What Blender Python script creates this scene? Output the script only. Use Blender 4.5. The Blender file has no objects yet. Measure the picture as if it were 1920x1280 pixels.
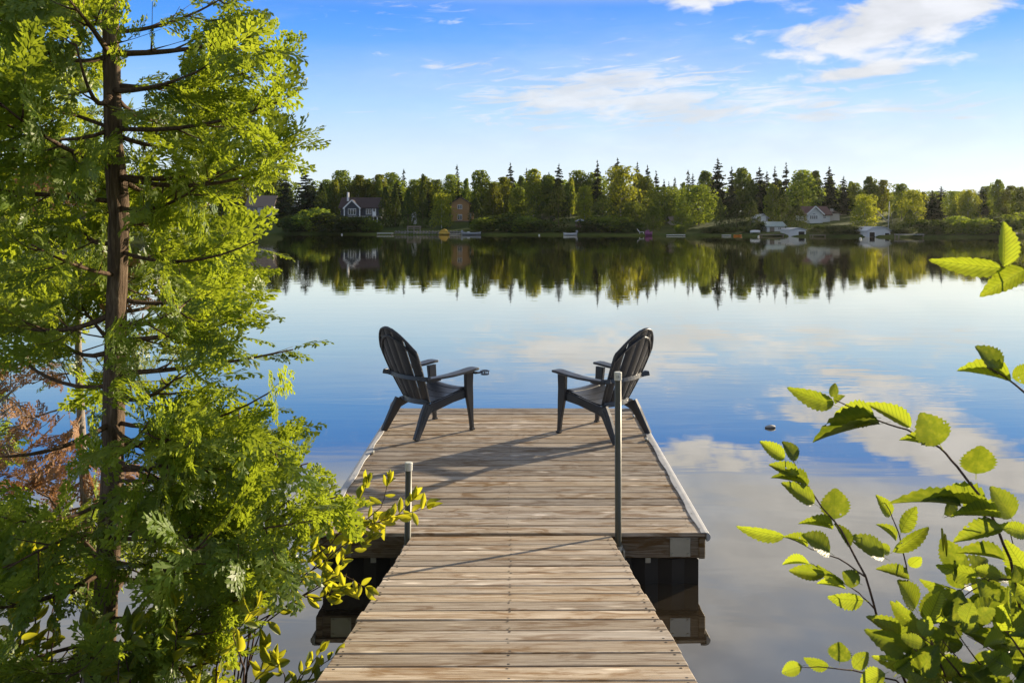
import bpy, bmesh, math, random
import numpy as np
from mathutils import Vector, Matrix
R = math.radians
SC = bpy.context.scene
COL = SC.collection

# ------------------------------------------------------------------ camera, sky, sun, exposure
CAMZ = 2.31          # eye height above the lake
FOC = 1600.0         # focal length in pixels of the 1920 px wide photograph
VX, HY = 977.0, 420.0
cam_d = bpy.data.cameras.new('camera')
cam = bpy.data.objects.new('camera', cam_d); COL.objects.link(cam)
cam.location = (0, 0, CAMZ); cam.rotation_euler = (R(90), 0, 0)
cam_d.sensor_width = 36.0; cam_d.lens = 36.0 * FOC / 1920.0
cam_d.shift_x = (960 - VX) / 1920.0
cam_d.shift_y = -(640 - HY) / 1920.0
cam_d.clip_start = 0.05; cam_d.clip_end = 4000
cam_d.dof.use_dof = True; cam_d.dof.focus_distance = 7.0; cam_d.dof.aperture_fstop = 16.0
SC.camera = cam

SUN_AZ = 50.0        # degrees to the right of the view direction
SUN_EL = 14.8
SC.view_settings.view_transform = 'Standard'; SC.view_settings.look = 'None'
SC.view_settings.gamma = 1.0; SC.view_settings.use_curve_mapping = False
SC.view_settings.exposure = 0.93

class NT:
    """small node-tree helper"""
    def __init__(s, tree): s.t = tree; s.n = tree.nodes; s.l = tree.links
    def new(s, typ, **kw):
        n = s.n.new(typ)
        for k, v in kw.items(): setattr(n, k, v)
        return n
    def put(s, sock, v):
        if isinstance(v, bpy.types.NodeSocket): s.l.new(v, sock)
        elif v is not None: sock.default_value = v
    def math(s, op, a, b=None, c=None, clamp=False):
        n = s.new('ShaderNodeMath', operation=op, use_clamp=clamp)
        s.put(n.inputs[0], a)
        if b is not None: s.put(n.inputs[1], b)
        if c is not None: s.put(n.inputs[2], c)
        return n.outputs[0]
    def vmath(s, op, a, b=None):
        n = s.new('ShaderNodeVectorMath', operation=op)
        s.put(n.inputs[0], a)
        if b is not None: s.put(n.inputs[1], b)
        return n.outputs[0]
    def xyz(s, x, y, z):
        n = s.new('ShaderNodeCombineXYZ')
        s.put(n.inputs[0], x); s.put(n.inputs[1], y); s.put(n.inputs[2], z)
        return n.outputs[0]
    def noise(s, vec, scale, detail=4, rough=0.55, dist=0.0):
        n = s.new('ShaderNodeTexNoise')
        s.put(n.inputs['Vector'], vec); n.inputs['Scale'].default_value = scale
        n.inputs['Detail'].default_value = detail; n.inputs['Roughness'].default_value = rough
        n.inputs['Distortion'].default_value = dist
        return n.outputs['Fac']
    def range(s, v, a, b, c=0.0, d=1.0, smooth=True):
        n = s.new('ShaderNodeMapRange'); n.interpolation_type = 'SMOOTHSTEP' if smooth else 'LINEAR'
        s.put(n.inputs['Value'], v)
        for k, q in zip(('From Min', 'From Max', 'To Min', 'To Max'), (a, b, c, d)): n.inputs[k].default_value = q
        return n.outputs['Result']
    def mix(s, f, a, b, blend='MIX'):
        n = s.new('ShaderNodeMix', data_type='RGBA', blend_type=blend)
        s.put(n.inputs[0], f); s.put(n.inputs[6], a); s.put(n.inputs[7], b)
        return n.outputs[2]
    def ramp(s, f, stops):
        n = s.new('ShaderNodeValToRGB'); s.put(n.inputs[0], f)
        e = n.color_ramp.elements
        while len(e) < len(stops): e.new(0.5)
        for k, (p, c) in enumerate(stops): e[k].position = p; e[k].color = tuple(c) + (1,)
        return n.outputs[0]
    def mapping(s, vec, scale=(1, 1, 1), loc=(0, 0, 0)):
        n = s.new('ShaderNodeMapping'); s.put(n.inputs['Vector'], vec)
        n.inputs['Scale'].default_value = scale; n.inputs['Location'].default_value = loc
        return n.outputs[0]
    def bump(s, h, strength, dist):
        n = s.new('ShaderNodeBump'); s.put(n.inputs['Height'], h)
        n.inputs['Strength'].default_value = strength; n.inputs['Distance'].default_value = dist
        return n.outputs[0]

def build_world():
    w = bpy.data.worlds.new('World'); SC.world = w; w.use_nodes = True
    t = NT(w.node_tree); t.n.clear()
    sky = t.new('ShaderNodeTexSky', sky_type='NISHITA')
    sky.sun_disc = False; sky.sun_elevation = R(SUN_EL); sky.sun_rotation = R(SUN_AZ)
    sky.air_density = 1.0; sky.dust_density = 0.3; sky.ozone_density = 3.0; sky.altitude = 300
    hs = t.new('ShaderNodeHueSaturation'); t.put(hs.inputs['Color'], sky.outputs[0])
    hs.inputs['Hue'].default_value = 0.505; hs.inputs['Saturation'].default_value = 1.15; hs.inputs['Value'].default_value = 1.0
    d = t.vmath('NORMALIZE', t.new('ShaderNodeTexCoord').outputs['Generated'])
    sp = t.new('ShaderNodeSeparateXYZ'); t.put(sp.inputs[0], d)
    az = t.math('MULTIPLY', t.math('ARCTAN2', sp.outputs[0], sp.outputs[1]), 180 / math.pi)
    el = t.math('MULTIPLY', t.math('ARCSINE', sp.outputs[2]), 180 / math.pi)
    # clear blue deepening with height above the horizon (whole dome, same at every azimuth)
    blue = t.ramp(t.math('DIVIDE', el, 40.0), [(e / 40.0, c) for e, c in SKYC])
    base = t.mix(SKYMIX, hs.outputs[0], blue)
    # clouds
    uv = t.xyz(az, t.math('MULTIPLY', el, 2.6), 0.0)
    warp = t.noise(uv, 0.16, 3)
    uvw = t.vmath('ADD', uv, t.xyz(t.math('MULTIPLY', warp, 5.0), t.math('MULTIPLY', warp, 3.0), 0.0))
    n1 = t.noise(uvw, 0.19, 7, 0.56)
    uvs = t.xyz(t.math('MULTIPLY', az, 0.35), t.math('ADD', t.math('MULTIPLY', el, 2.2), t.math('MULTIPLY', az, -0.10)), 3.0)
    n2 = t.noise(uvs, 0.75, 7, 0.62, 1.0)
    def blob(a, e, sa, se, k, tilt=0.0):
        da = t.math('SUBTRACT', az, a)
        de = t.math('SUBTRACT', el, t.math('ADD', e, t.math('MULTIPLY', da, tilt)))
        q = t.math('ADD', t.math('POWER', t.math('ABSOLUTE', t.math('DIVIDE', da, sa)), 2.0), t.math('POWER', t.math('ABSOLUTE', t.math('DIVIDE', de, se)), 2.0))
        return t.math('MULTIPLY', t.math('EXPONENT', t.math('MULTIPLY', q, -1.0)), k)
    def total(lst):
        s = None
        for b in lst: s = blob(*b) if s is None else t.math('ADD', s, blob(*b))
        return s
    puff = total([(23.8, 12.6, 8.5, 1.9, 1.3, 0.12), (11.0, 15.2, 6.5, 1.5, 0.95), (21.8, 9.3, 4.2, 0.65, 1.1, 0.05), (29.5, 14.6, 4, 1.2, 0.6)])
    wisp = total([(8.0, 9.2, 7.5, 2.3, 1.0), (0.0, 8.4, 6.5, 1.4, 0.74), (16.5, 7.6, 10.0, 1.2, 0.80), (25.0, 6.2, 8.0, 1.1, 0.6), (-6.2, 13.6, 3.0, 0.8, 0.65), (-5.0, 10.5, 5.0, 0.7, 0.6), (28.0, 2.9, 5.0, 0.35, 0.5), (3.0, 6.2, 9.0, 0.8, 0.45)])
    # the cloud field higher up, mirrored in the lake
    nh = t.noise(t.xyz(t.math('MULTIPLY', az, 0.6), t.math('MULTIPLY', el, 1.6), 7.0), 0.13, 4, 0.5, 0.4)
    m3 = t.math('MULTIPLY', t.range(nh, 0.30, 0.60, 0.25, 1.0), t.range(el, 13.6, 17.0, 0.0, 0.92))
    m4 = t.math('MULTIPLY', t.range(t.noise(t.xyz(t.math('MULTIPLY', az, 0.5), t.math('MULTIPLY', el, 1.5), 11.0), 0.16, 5, 0.55, 0.5), 0.45, 0.75), 0.14)
    m1 = t.range(t.math('ADD', puff, t.math('MULTIPLY', t.math('SUBTRACT', n1, 0.5), 2.6)), 0.42, 0.95)
    m2 = t.math('MULTIPLY', t.range(t.math('ADD', wisp, t.math('MULTIPLY', t.math('SUBTRACT', n2, 0.5), 3.4)), 0.22, 1.40), 0.88)
    m = t.math('MAXIMUM', t.math('MAXIMUM', m1, m4), t.math('MAXIMUM', m2, m3))
    m5 = total([(21.0, 5.5, 13.0, 2.8, 0.36), (2.0, 5.2, 14.0, 2.0, 0.25), (-6.0, 9.5, 10.0, 2.5, 0.18), (9.0, 10.5, 10.0, 2.6, 0.28)])
    m5 = t.math('MULTIPLY', m5, t.range(n2, 0.25, 0.7, 0.75, 1.1))
    m = t.math('MAXIMUM', m, m5)
    m = t.math('MULTIPLY', m, t.range(el, 0.5, 3.0))
    shade = t.range(n1, 0.35, 0.7)
    cc = t.mix(shade, tuple(0.80 * c for c in CLOUDC) + (1,), CLOUDC + (1,))
    ccd = t.mix(t.range(el, 16.0, 32.0), cc, t.mix(shade, (1.45, 1.5, 1.75, 1), (2.4, 2.45, 2.7, 1)))
    colr = t.mix(t.math('MULTIPLY', m, 0.93), base, ccd)
    bg = t.new('ShaderNodeBackground'); t.put(bg.inputs[0], colr); bg.inputs[1].default_value = 0.10
    o = t.new('ShaderNodeOutputWorld'); t.put(o.inputs[0], bg.outputs[0])
# radiances before the 0.10 background strength, horizon to zenith
SKYC = [(0.0, (5.0, 5.2, 5.4)), (4.0, (4.0, 4.8, 5.5)), (8.0, (2.2, 3.7, 5.6)), (12.0, (0.62, 2.2, 5.6)), (14.4, (0.42, 1.75, 5.4)), (16.6, (2.1, 2.8, 4.2)), (40.0, (1.5, 1.75, 2.4))]
SKYMIX = 0.90
CLOUDC = (5.0, 5.05, 5.2)
build_world()

sun_d = bpy.data.lights.new('sun', 'SUN'); sun_d.energy = 5.0; sun_d.angle = R(0.55); sun_d.color = (1.0, 0.84, 0.62)
sun = bpy.data.objects.new('sun', sun_d); COL.objects.link(sun)
to_sun = Vector((math.sin(R(SUN_AZ)) * math.cos(R(SUN_EL)), math.cos(R(SUN_AZ)) * math.cos(R(SUN_EL)), math.sin(R(SUN_EL))))
sun.rotation_euler = to_sun.to_track_quat('Z', 'Y').to_euler()
sun.location = to_sun * 60

SC.render.engine = 'CYCLES'
SC.cycles.use_denoising = True
SC.cycles.max_bounces = 8; SC.cycles.transparent_max_bounces = 8
SC.cycles.sample_clamp_indirect = 4.0
SC.cycles.caustics_reflective = False; SC.cycles.caustics_refractive = False

# ------------------------------------------------------------------ helpers
def ray(px, py, d):
    """the world point seen at a photograph pixel at distance d along the view axis"""
    return Vector(((px - VX) / FOC * d, d, CAMZ - (py - HY) / FOC * d))

def mesh_obj(name, verts, faces, mat=None, parent=None, smooth=False, link=True):
    me = bpy.data.meshes.new(name)
    me.from_pydata([tuple(v) for v in verts], [], faces)
    if mat is not None: me.materials.append(mat)
    if smooth: me.polygons.foreach_set('use_smooth', [True] * len(me.polygons))
    me.update()
    o = bpy.data.objects.new(name, me)
    if link: COL.objects.link(o)
    if parent is not None: o.parent = parent
    return o

def np_mesh(name, V, F, mat, smooth=False):
    """mesh from numpy arrays; F is (n,3) or (n,4)"""
    me = bpy.data.meshes.new(name)
    V = np.asarray(V, dtype=np.float32); F = np.asarray(F, dtype=np.int32)
    k = F.shape[1]
    me.vertices.add(len(V)); me.vertices.foreach_set('co', V.ravel())
    me.loops.add(F.size); me.loops.foreach_set('vertex_index', F.ravel())
    me.polygons.add(len(F)); me.polygons.foreach_set('loop_start', np.arange(0, F.size, k, dtype=np.int32))
    if smooth: me.polygons.foreach_set('use_smooth', np.ones(len(F), dtype=bool))
    me.materials.append(mat); me.update(calc_edges=True); me.validate()
    return me

def add_attr(me, name, vals):
    a = me.attributes.new(name, 'FLOAT', 'POINT'); a.data.foreach_set('value', np.asarray(vals, dtype=np.float32))

def link_mesh(name, me, parent=None):
    o = bpy.data.objects.new(name, me); COL.objects.link(o)
    if parent is not None: o.parent = parent
    return o

def thing(name, label, cat, loc=(0, 0, 0), rz=0.0, group=None):
    o = bpy.data.objects.new(name, None); COL.objects.link(o)
    o.empty_display_size = 0.1; o.location = loc; o.rotation_euler = (0, 0, rz)
    return tag(o, label, cat, group)
def tag(o, label, cat, group=None):
    o['label'] = label; o['category'] = cat
    if group: o['group'] = group
    return o
def structure(o): o['kind'] = 'structure'; return o
def stuff(o): o['kind'] = 'stuff'; return o

def box(name, c, s, mat, parent=None, bev=0.0, rot=None):
    """box centred at c with full sizes s, edges chamfered by bev"""
    bm = bmesh.new(); bmesh.ops.create_cube(bm, size=1.0)
    bmesh.ops.scale(bm, vec=s, verts=bm.verts)
    if bev > 0: bmesh.ops.bevel(bm, geom=list(bm.edges), offset=bev, segments=1, affect='EDGES', profile=0.5)
    if rot is not None: bmesh.ops.rotate(bm, matrix=Matrix.Rotation(rot[1], 3, rot[0]), verts=bm.verts)
    bmesh.ops.translate(bm, vec=c, verts=bm.verts)
    me = bpy.data.meshes.new(name); bm.to_mesh(me); bm.free(); me.materials.append(mat)
    return link_mesh(name, me, parent)

def frames(pts):
    """tangent-following frames along a polyline"""
    pts = [Vector(p) for p in pts]; out = []; up = Vector((0.13, 0.21, 1)).normalized()
    for i, p in enumerate(pts):
        a = pts[max(i - 1, 0)]; b = pts[min(i + 1, len(pts) - 1)]
        t = (b - a).normalized() if (b - a).length > 1e-9 else Vector((0, 0, 1))
        x = up.cross(t)
        if x.length < 0.2: x = Vector((1, 0, 0)).cross(t)
        x.normalize(); y = t.cross(x); out.append((p, x, y, t)); 
    return out

def tube_data(pts, rad, seg=6, jit=0.0, rng=None, v0=0):
    V = []; F = []
    fr = frames(pts); n = len(pts)
    for i, (p, x, y, t) in enumerate(fr):
        r = rad[i] if hasattr(rad, '__len__') else rad
        for k in range(seg):
            a = 2 * math.pi * k / seg
            q = r * (1 + (rng.uniform(-jit, jit) if jit else 0))
            V.append(p + x * (q * math.cos(a)) + y * (q * math.sin(a)))
    for i in range(n - 1):
        for k in range(seg):
            a = v0 + i * seg + k; b = v0 + i * seg + (k + 1) % seg
            F.append((a, b, b + seg, a + seg))
    F.append(tuple(v0 + k for k in reversed(range(seg)))); F.append(tuple(v0 + (n - 1) * seg + k for k in range(seg)))
    return V, F
def tube(name, pts, rad, mat, parent=None, seg=8, smooth=True):
    V, F = tube_data(pts, rad, seg); return mesh_obj(name, V, F, mat, parent, smooth)

def loft(name, secs, mat, parent=None, smooth=False):
    """closed loft through rings with the same number of points"""
    V = []; F = []; k = len(secs[0])
    for s in secs: V += [Vector(p) for p in s]
    for i in range(len(secs) - 1):
        for j in range(k):
            a = i * k + j; b = i * k + (j + 1) % k
            F.append((a, b, b + k, a + k))
    F.append(tuple(reversed(range(k)))); F.append(tuple((len(secs) - 1) * k + j for j in range(k)))
    return mesh_obj(name, V, F, mat, parent, smooth)

# ------------------------------------------------------------------ materials
def principled(name, col=(0.5, 0.5, 0.5), rough=0.6, metal=0.0, spec=0.5):
    m = bpy.data.materials.new(name); m.use_nodes = True
    t = NT(m.node_tree); b = t.n['Principled BSDF']
    b.inputs['Base Color'].default_value = tuple(col) + (1,)
    b.inputs['Roughness'].default_value = rough; b.inputs['Metallic'].default_value = metal
    b.inputs['Specular IOR Level'].default_value = spec
    return m, t, b

def mat_plain(name, col, rough=0.6, metal=0.0, var=0.12, scale=6.0, spec=0.4, bump=0.0):
    m, t, b = principled(name, col, rough, metal, spec)
    co = t.new('ShaderNodeTexCoord').outputs['Object']
    n = t.noise(co, scale, 5, 0.6)
    c = t.mix(n, tuple(x * (1 - var) for x in col) + (1,), tuple(min(1, x * (1 + var)) for x in col) + (1,))
    t.put(b.inputs['Base Color'], c)
    t.put(b.inputs['Roughness'], t.range(n, 0.2, 0.8, max(0.03, rough - 0.08), min(1, rough + 0.08)))
    if bump: t.put(b.inputs['Normal'], t.bump(t.noise(co, scale * 6, 4), 0.5, bump))
    return m

def mat_wood(name, tone=1.0, warm=0.0):
    m, t, b = principled(name, rough=0.72, spec=0.25)
    co = t.new('ShaderNodeTexCoord').outputs['Object']
    rnd = t.new('ShaderNodeObjectInfo').outputs['Random']
    co = t.vmath('ADD', co, t.xyz(t.math('MULTIPLY', rnd, 37.0), t.math('MULTIPLY', rnd, 91.0), t.math('MULTIPLY', rnd, 53.0)))
    grain = t.noise(t.mapping(co, (2.6, 60, 60)), 1.0, 6, 0.66, 0.9)
    fine = t.noise(t.mapping(co, (5, 190, 190)), 1.0, 3, 0.6)
    stain = t.noise(t.mapping(co, (3.6, 13, 13)), 1.0, 5, 0.6, 1.2)
    wear = t.noise(t.mapping(co, (1.1, 7, 7), (9, 4, 2)), 1.0, 3, 0.5)
    k = tone
    c = t.ramp(grain, [(0.28, (0.085 * k, 0.058 * k, 0.034 * k)), (0.42, (0.24 * k, 0.185 * k, 0.128 * k)), (0.56, (0.365 * k, 0.305 * k, 0.232 * k)), (0.72, (0.52 * k, 0.455 * k, 0.37 * k))])
    c = t.mix(t.math('MULTIPLY', t.range(stain, 0.48, 0.64), 0.85), c, (0.165 * k, 0.100 * k, 0.046 * k, 1))
    c = t.mix(t.math('MULTIPLY', t.range(wear, 0.52, 0.72), 0.45), c, (0.36 * k, 0.335 * k, 0.30 * k, 1))
    # pale knots with a dark heart
    vo = t.new('ShaderNodeTexVoronoi'); t.put(vo.inputs['Vector'], t.mapping(co, (3.2, 11.5, 11.5))); vo.inputs['Scale'].default_value = 1.0
    vo.inputs['Randomness'].default_value = 1.0
    kd = t.math('ADD', vo.outputs['Distance'], t.math('MULTIPLY', t.math('SUBTRACT', grain, 0.5), 0.35))
    sepc = t.new('ShaderNodeSeparateColor'); t.put(sepc.inputs[0], vo.outputs['Color'])
    has = t.math('GREATER_THAN', sepc.outputs[0], 0.25)
    c = t.mix(t.math('MULTIPLY', t.math('MULTIPLY', t.range(kd, 0.22, 0.02), has), 0.75), c, (0.74 * k, 0.65 * k, 0.53 * k, 1))
    c = t.mix(t.math('MULTIPLY', t.math('MULTIPLY', t.range(kd, 0.05, -0.02), has), 0.7), c, (0.12, 0.08, 0.05, 1))
    c = t.mix(t.range(fine, 0.35, 0.30), c, (0.10 * k, 0.075 * k, 0.05 * k, 1))
    hs = t.new('ShaderNodeHueSaturation'); t.put(hs.inputs['Color'], c)
    t.put(hs.inputs['Value'], t.range(rnd, 0, 1, 0.86, 1.46, smooth=False)); 
    r2 = t.math('FRACT', t.math('MULTIPLY', rnd, 17.3))
    t.put(hs.inputs['Saturation'], t.range(r2, 0, 1, 0.78 + warm, 1.15 + warm, smooth=False))
    t.put(b.inputs['Base Color'], hs.outputs[0])
    t.put(b.inputs['Roughness'], t.range(grain, 0.2, 0.8, 0.85, 0.6))
    h = t.math('ADD', t.math('MULTIPLY', grain, 1.0), t.math('MULTIPLY', fine, 0.5))
    t.put(b.inputs['Normal'], t.bump(h, 0.8, 0.0028))
    return m

def mat_leaf(name, c1, c2, trans=(0.3, 0.4, 0.03), tfac=0.4, rough=0.5, attr=None, spec=0.3, veins=False):
    m, t, b = principled(name, c1, rough, 0.0, spec)
    if attr: f = t.new('ShaderNodeAttribute', attribute_name=attr).outputs['Fac']
    else: f = t.new('ShaderNodeObjectInfo').outputs['Random']
    c = t.mix(f, c1 + (1,), c2 + (1,))
    tc = t.mix(f, tuple((0.32 if veins else 0.55) * x for x in trans) + (1,), (trans[0] * 1.3, trans[1] * 1.18, trans[2], 1))
    if veins:
        co = t.new('ShaderNodeTexCoord').outputs['Object']
        sp = t.new('ShaderNodeSeparateXYZ'); t.put(sp.inputs[0], co)
        ax = t.math('ABSOLUTE', sp.outputs[0])
        # pinnate side veins rising from the midrib
        ph = t.math('SUBTRACT', t.math('MULTIPLY', sp.outputs[1], 11.0), t.math('MULTIPLY', ax, 7.0))
        tri = t.math('ABSOLUTE', t.math('SUBTRACT', t.math('FRACT', ph), 0.5))
        v = t.range(tri, 0.13, 0.02)
        v = t.math('MAXIMUM', v, t.range(ax, 0.022, 0.008))
        c = t.mix(t.math('MULTIPLY', v, 0.35), c, tuple(1.5 * x for x in c2) + (1,))
        tc = t.mix(t.math('MULTIPLY', v, 0.85), tc, tuple(0.35 * x for x in trans) + (1,))
        bl = t.noise(co, 4.0, 3)
        tc = t.mix(t.range(bl, 0.4, 0.75, 0, 0.5), tc, (trans[0] * 1.1, trans[1] * 0.85, trans[2], 1))
        t.put(b.inputs['Normal'], t.bump(t.range(tri, 0.0, 0.3), 0.12, 0.01))
    if name.startswith('far_'):
        k = t.range(t.new('ShaderNodeObjectInfo').outputs['Random'], 0, 1, 0.50, 1.12, smooth=False)
        kk = t.xyz(k, k, k); c = t.mix(1.0, c, kk, 'MULTIPLY'); tc = t.mix(1.0, tc, kk, 'MULTIPLY')
    t.put(b.inputs['Base Color'], c)
    tr = t.new('ShaderNodeBsdfTranslucent'); t.put(tr.inputs[0], tc)
    mx = t.new('ShaderNodeMixShader'); mx.inputs[0].default_value = tfac
    t.put(mx.inputs[1], b.outputs[0]); t.put(mx.inputs[2], tr.outputs[0])
    out = mx.outputs[0]
    if veins:      # insect holes
        rnd = t.new('ShaderNodeObjectInfo').outputs['Random']
        vo = t.new('ShaderNodeTexVoronoi'); vo.inputs['Scale'].default_value = 6.0
        t.put(vo.inputs['Vector'], t.vmath('ADD', co, t.xyz(t.math('MULTIPLY', rnd, 50.0), 0.0, 0.0)))
        sc = t.new('ShaderNodeSeparateColor'); t.put(sc.inputs[0], vo.outputs['Color'])
        hole = t.math('MULTIPLY', t.math('LESS_THAN', vo.outputs['Distance'], 0.20), t.math('GREATER_THAN', sc.outputs[0], 0.95))
        tp = t.new('ShaderNodeBsdfTransparent'); m2 = t.new('ShaderNodeMixShader'); t.put(m2.inputs[0], hole); t.put(m2.inputs[1], out); t.put(m2.inputs[2], tp.outputs[0]); out = m2.outputs[0]
    t.put(t.n['Material Output'].inputs[0], out)
    return m

def mat_bark(name, c1, c2, sc=(60, 60, 7), bump=0.012):
    m, t, b = principled(name, c1, 0.9, 0, 0.15)
    co = t.new('ShaderNodeTexCoord').outputs['Object']
    n = t.noise(t.mapping(co, sc), 1.0, 6, 0.65, 0.7)
    n2 = t.noise(co, 3.0, 3)
    c = t.ramp(n, [(0.3, tuple(x * 0.35 for x in c1)), (0.5, c1), (0.72, c2)])
    c = t.mix(t.range(n2, 0.45, 0.7, 0, 0.4), c, tuple(x * 0.7 for x in c2) + (1,))
    t.put(b.inputs['Base Color'], c); t.put(b.inputs['Normal'], t.bump(n, 0.9, bump))
    return m

M = {}
M['deck'] = mat_wood('weathered_deck_wood')
M['fascia'] = mat_wood('brown_fascia_wood', 0.60, 0.35)
M['resin'] = mat_plain('charcoal_resin', (0.030, 0.034, 0.042), 0.38, 0, 0.18, 9, 0.5, 0.0006)
M['galv'] = mat_plain('galvanised_steel', (0.42, 0.42, 0.38), 0.42, 0.75, 0.2, 14)
M['rim'] = mat_plain('white_vinyl_bumper', (0.43, 0.43, 0.42), 0.5, 0, 0.30, 12)
M['capw'] = mat_plain('white_plastic_cap', (0.66, 0.66, 0.58), 0.5, 0, 0.08, 30)
M['pipe'] = mat_plain('olive_galvanised_pipe', (0.085, 0.084, 0.062), 0.42, 0.2, 0.25, 12)
M['ink'] = mat_plain('dark_print', (0.08, 0.08, 0.07), 0.7)
M['float'] = mat_plain('black_float_plastic', (0.022, 0.021, 0.020), 0.5, 0, 0.3, 5)
M['screw'] = mat_plain('rusty_screw', (0.05, 0.042, 0.035), 0.6, 0.4, 0.3, 30)
M['chrome'] = mat_plain('black_gloss', (0.02, 0.02, 0.02), 0.15, 0, 0.1, 10, 0.6)
M['cedarbark'] = mat_bark('cedar_bark', (0.115, 0.078, 0.050), (0.27, 0.195, 0.13))
M['twig'] = mat_bark('twig_bark', (0.10, 0.065, 0.04), (0.19, 0.13, 0.085), (90, 90, 30), 0.002)
M['greytwig'] = mat_bark('dead_twig_bark', (0.26, 0.22, 0.18), (0.42, 0.37, 0.31), (90, 90, 30), 0.002)
M['reddtwig'] = mat_bark('alder_twig_bark', (0.085, 0.05, 0.036), (0.17, 0.11, 0.08), (90, 90, 30), 0.001)
M['cedar'] = mat_leaf('cedar_scales', (0.075, 0.145, 0.016), (0.215, 0.270, 0.050), (0.44, 0.57, 0.033), 0.45, 0.42, 'tint', 0.4)
M['cedarlit'] = mat_leaf('sunlit_cedar_scales', (0.090, 0.175, 0.016), (0.190, 0.270, 0.035), (0.50, 0.62, 0.04), 0.48, 0.5, 'tint', 0.25)  # brighter copy of the cedar scales, sunlight put into the colour
M['deadcedar'] = mat_leaf('dead_cedar_scales', (0.28, 0.155, 0.078), (0.42, 0.26, 0.15), (0.44, 0.24, 0.10), 0.3, 0.7, 'tint', 0.2)
M['alder'] = mat_leaf('alder_leaf', (0.030, 0.070, 0.016), (0.070, 0.125, 0.026), (0.41, 0.54, 0.030), 0.56, 0.45, None, 0.4, True)
M['gale'] = mat_leaf('shrub_leaf', (0.085, 0.140, 0.018), (0.16, 0.205, 0.030), (0.66, 0.68, 0.035), 0.54, 0.4, None, 0.4)
M['gale_a'] = mat_leaf('shrub_leaf_mass', (0.085, 0.140, 0.018), (0.16, 0.205, 0.030), (0.66, 0.68, 0.035), 0.54, 0.4, 'tint', 0.4)
M['leafdec'] = mat_leaf('far_leaf', (0.052, 0.108, 0.017), (0.115, 0.180, 0.026), (0.40, 0.52, 0.035), 0.38, 0.7, 'tint', 0.1)
M['leafyel'] = mat_leaf('far_leaf_yellow', (0.080, 0.132, 0.017), (0.160, 0.210, 0.028), (0.58, 0.64, 0.04), 0.42, 0.7, 'tint', 0.1)
M['leafspr'] = mat_leaf('far_needles', (0.016, 0.036, 0.015), (0.040, 0.062, 0.020), (0.05, 0.07, 0.015), 0.22, 0.8, 'tint', 0.1)
M['leafced'] = mat_leaf('far_cedar', (0.022, 0.056, 0.013), (0.052, 0.092, 0.018), (0.16, 0.22, 0.022), 0.30, 0.8, 'tint', 0.1)
M['birchbark'] = mat_bark('birch_bark', (0.52, 0.49, 0.44), (0.70, 0.67, 0.62), (4, 4, 9), 0.01)
M['treebark'] = mat_bark('far_bark', (0.11, 0.085, 0.06), (0.2, 0.16, 0.12), (6, 6, 1.5), 0.03)

def mat_water():
    m = bpy.data.materials.new('lake_water'); m.use_nodes = True
    t = NT(m.node_tree); t.n.clear()
    geo = t.new('ShaderNodeNewGeometry'); pos = geo.outputs['Position']
    a = t.noise(t.mapping(pos, (0.55, 1.7, 1)), 1.0, 2, 0.5, 0.6)
    b_ = t.noise(t.mapping(pos, (2.6, 7.5, 1)), 1.0, 2, 0.5, 0.4)
    patch = t.range(t.noise(t.mapping(pos, (0.10, 0.22, 1), (4, 3, 0)), 1.0, 3, 0.6), 0.46, 0.66)
    h = t.math('ADD', t.math('MULTIPLY', a, 1.0), t.math('MULTIPLY', t.math('MULTIPLY', b_, patch), 0.55))
    nrm = t.bump(h, 1.0, 0.0016)
    fr = t.new('ShaderNodeFresnel'); fr.inputs[0].default_value = 1.33; t.put(fr.inputs['Normal'], nrm)
    fac = t.math('ADD', t.math('MULTIPLY', fr.outputs[0], 1.0), 0.38, clamp=True)
    gl = t.new('ShaderNodeBsdfGlossy'); gl.inputs['Color'].default_value = (1.0, 0.93, 0.80, 1); gl.inputs['Roughness'].default_value = 0.012
    t.put(gl.inputs['Normal'], nrm)
    df = t.new('ShaderNodeBsdfDiffuse'); df.inputs[0].default_value = (0.035, 0.028, 0.019, 1)
    mx = t.new('ShaderNodeMixShader'); t.put(mx.inputs[0], fac); t.put(mx.inputs[1], df.outputs[0]); t.put(mx.inputs[2], gl.outputs[0])
    o = t.new('ShaderNodeOutputMaterial'); t.put(o.inputs[0], mx.outputs[0])
    return m
M['water'] = mat_water()

def mat_ground(name, c1, c2, c3, s=0.35):
    m, t, b = principled(name, c1, 0.95, 0, 0.1)
    pos = t.new('ShaderNodeNewGeometry').outputs['Position']
    n = t.noise(pos, s, 5, 0.6); n2 = t.noise(pos, s * 9, 4, 0.6)
    c = t.mix(t.range(n, 0.35, 0.65), c1 + (1,), c2 + (1,))
    c = t.mix(t.range(n2, 0.5, 0.75, 0, 0.6), c, c3 + (1,))
    t.put(b.inputs['Base Color'], c); t.put(b.inputs['Normal'], t.bump(n2, 0.7, 0.25 / s * 0.05))
    return m
M['lawn'] = mat_ground('far_lawn', (0.040, 0.066, 0.012), (0.075, 0.098, 0.018), (0.038, 0.048, 0.012), 0.12)
M['soil'] = mat_ground('bank_soil', (0.07, 0.055, 0.035), (0.045, 0.06, 0.018), (0.10, 0.085, 0.06), 1.6)

# ------------------------------------------------------------------ setting: lake, near bank, far shore
structure(mesh_obj('lake_water', [(-2500, -2500, 0), (2500, -2500, 0), (2500, 2500, 0), (-2500, 2500, 0)], [(0, 1, 2, 3)], M['water']))

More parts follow.
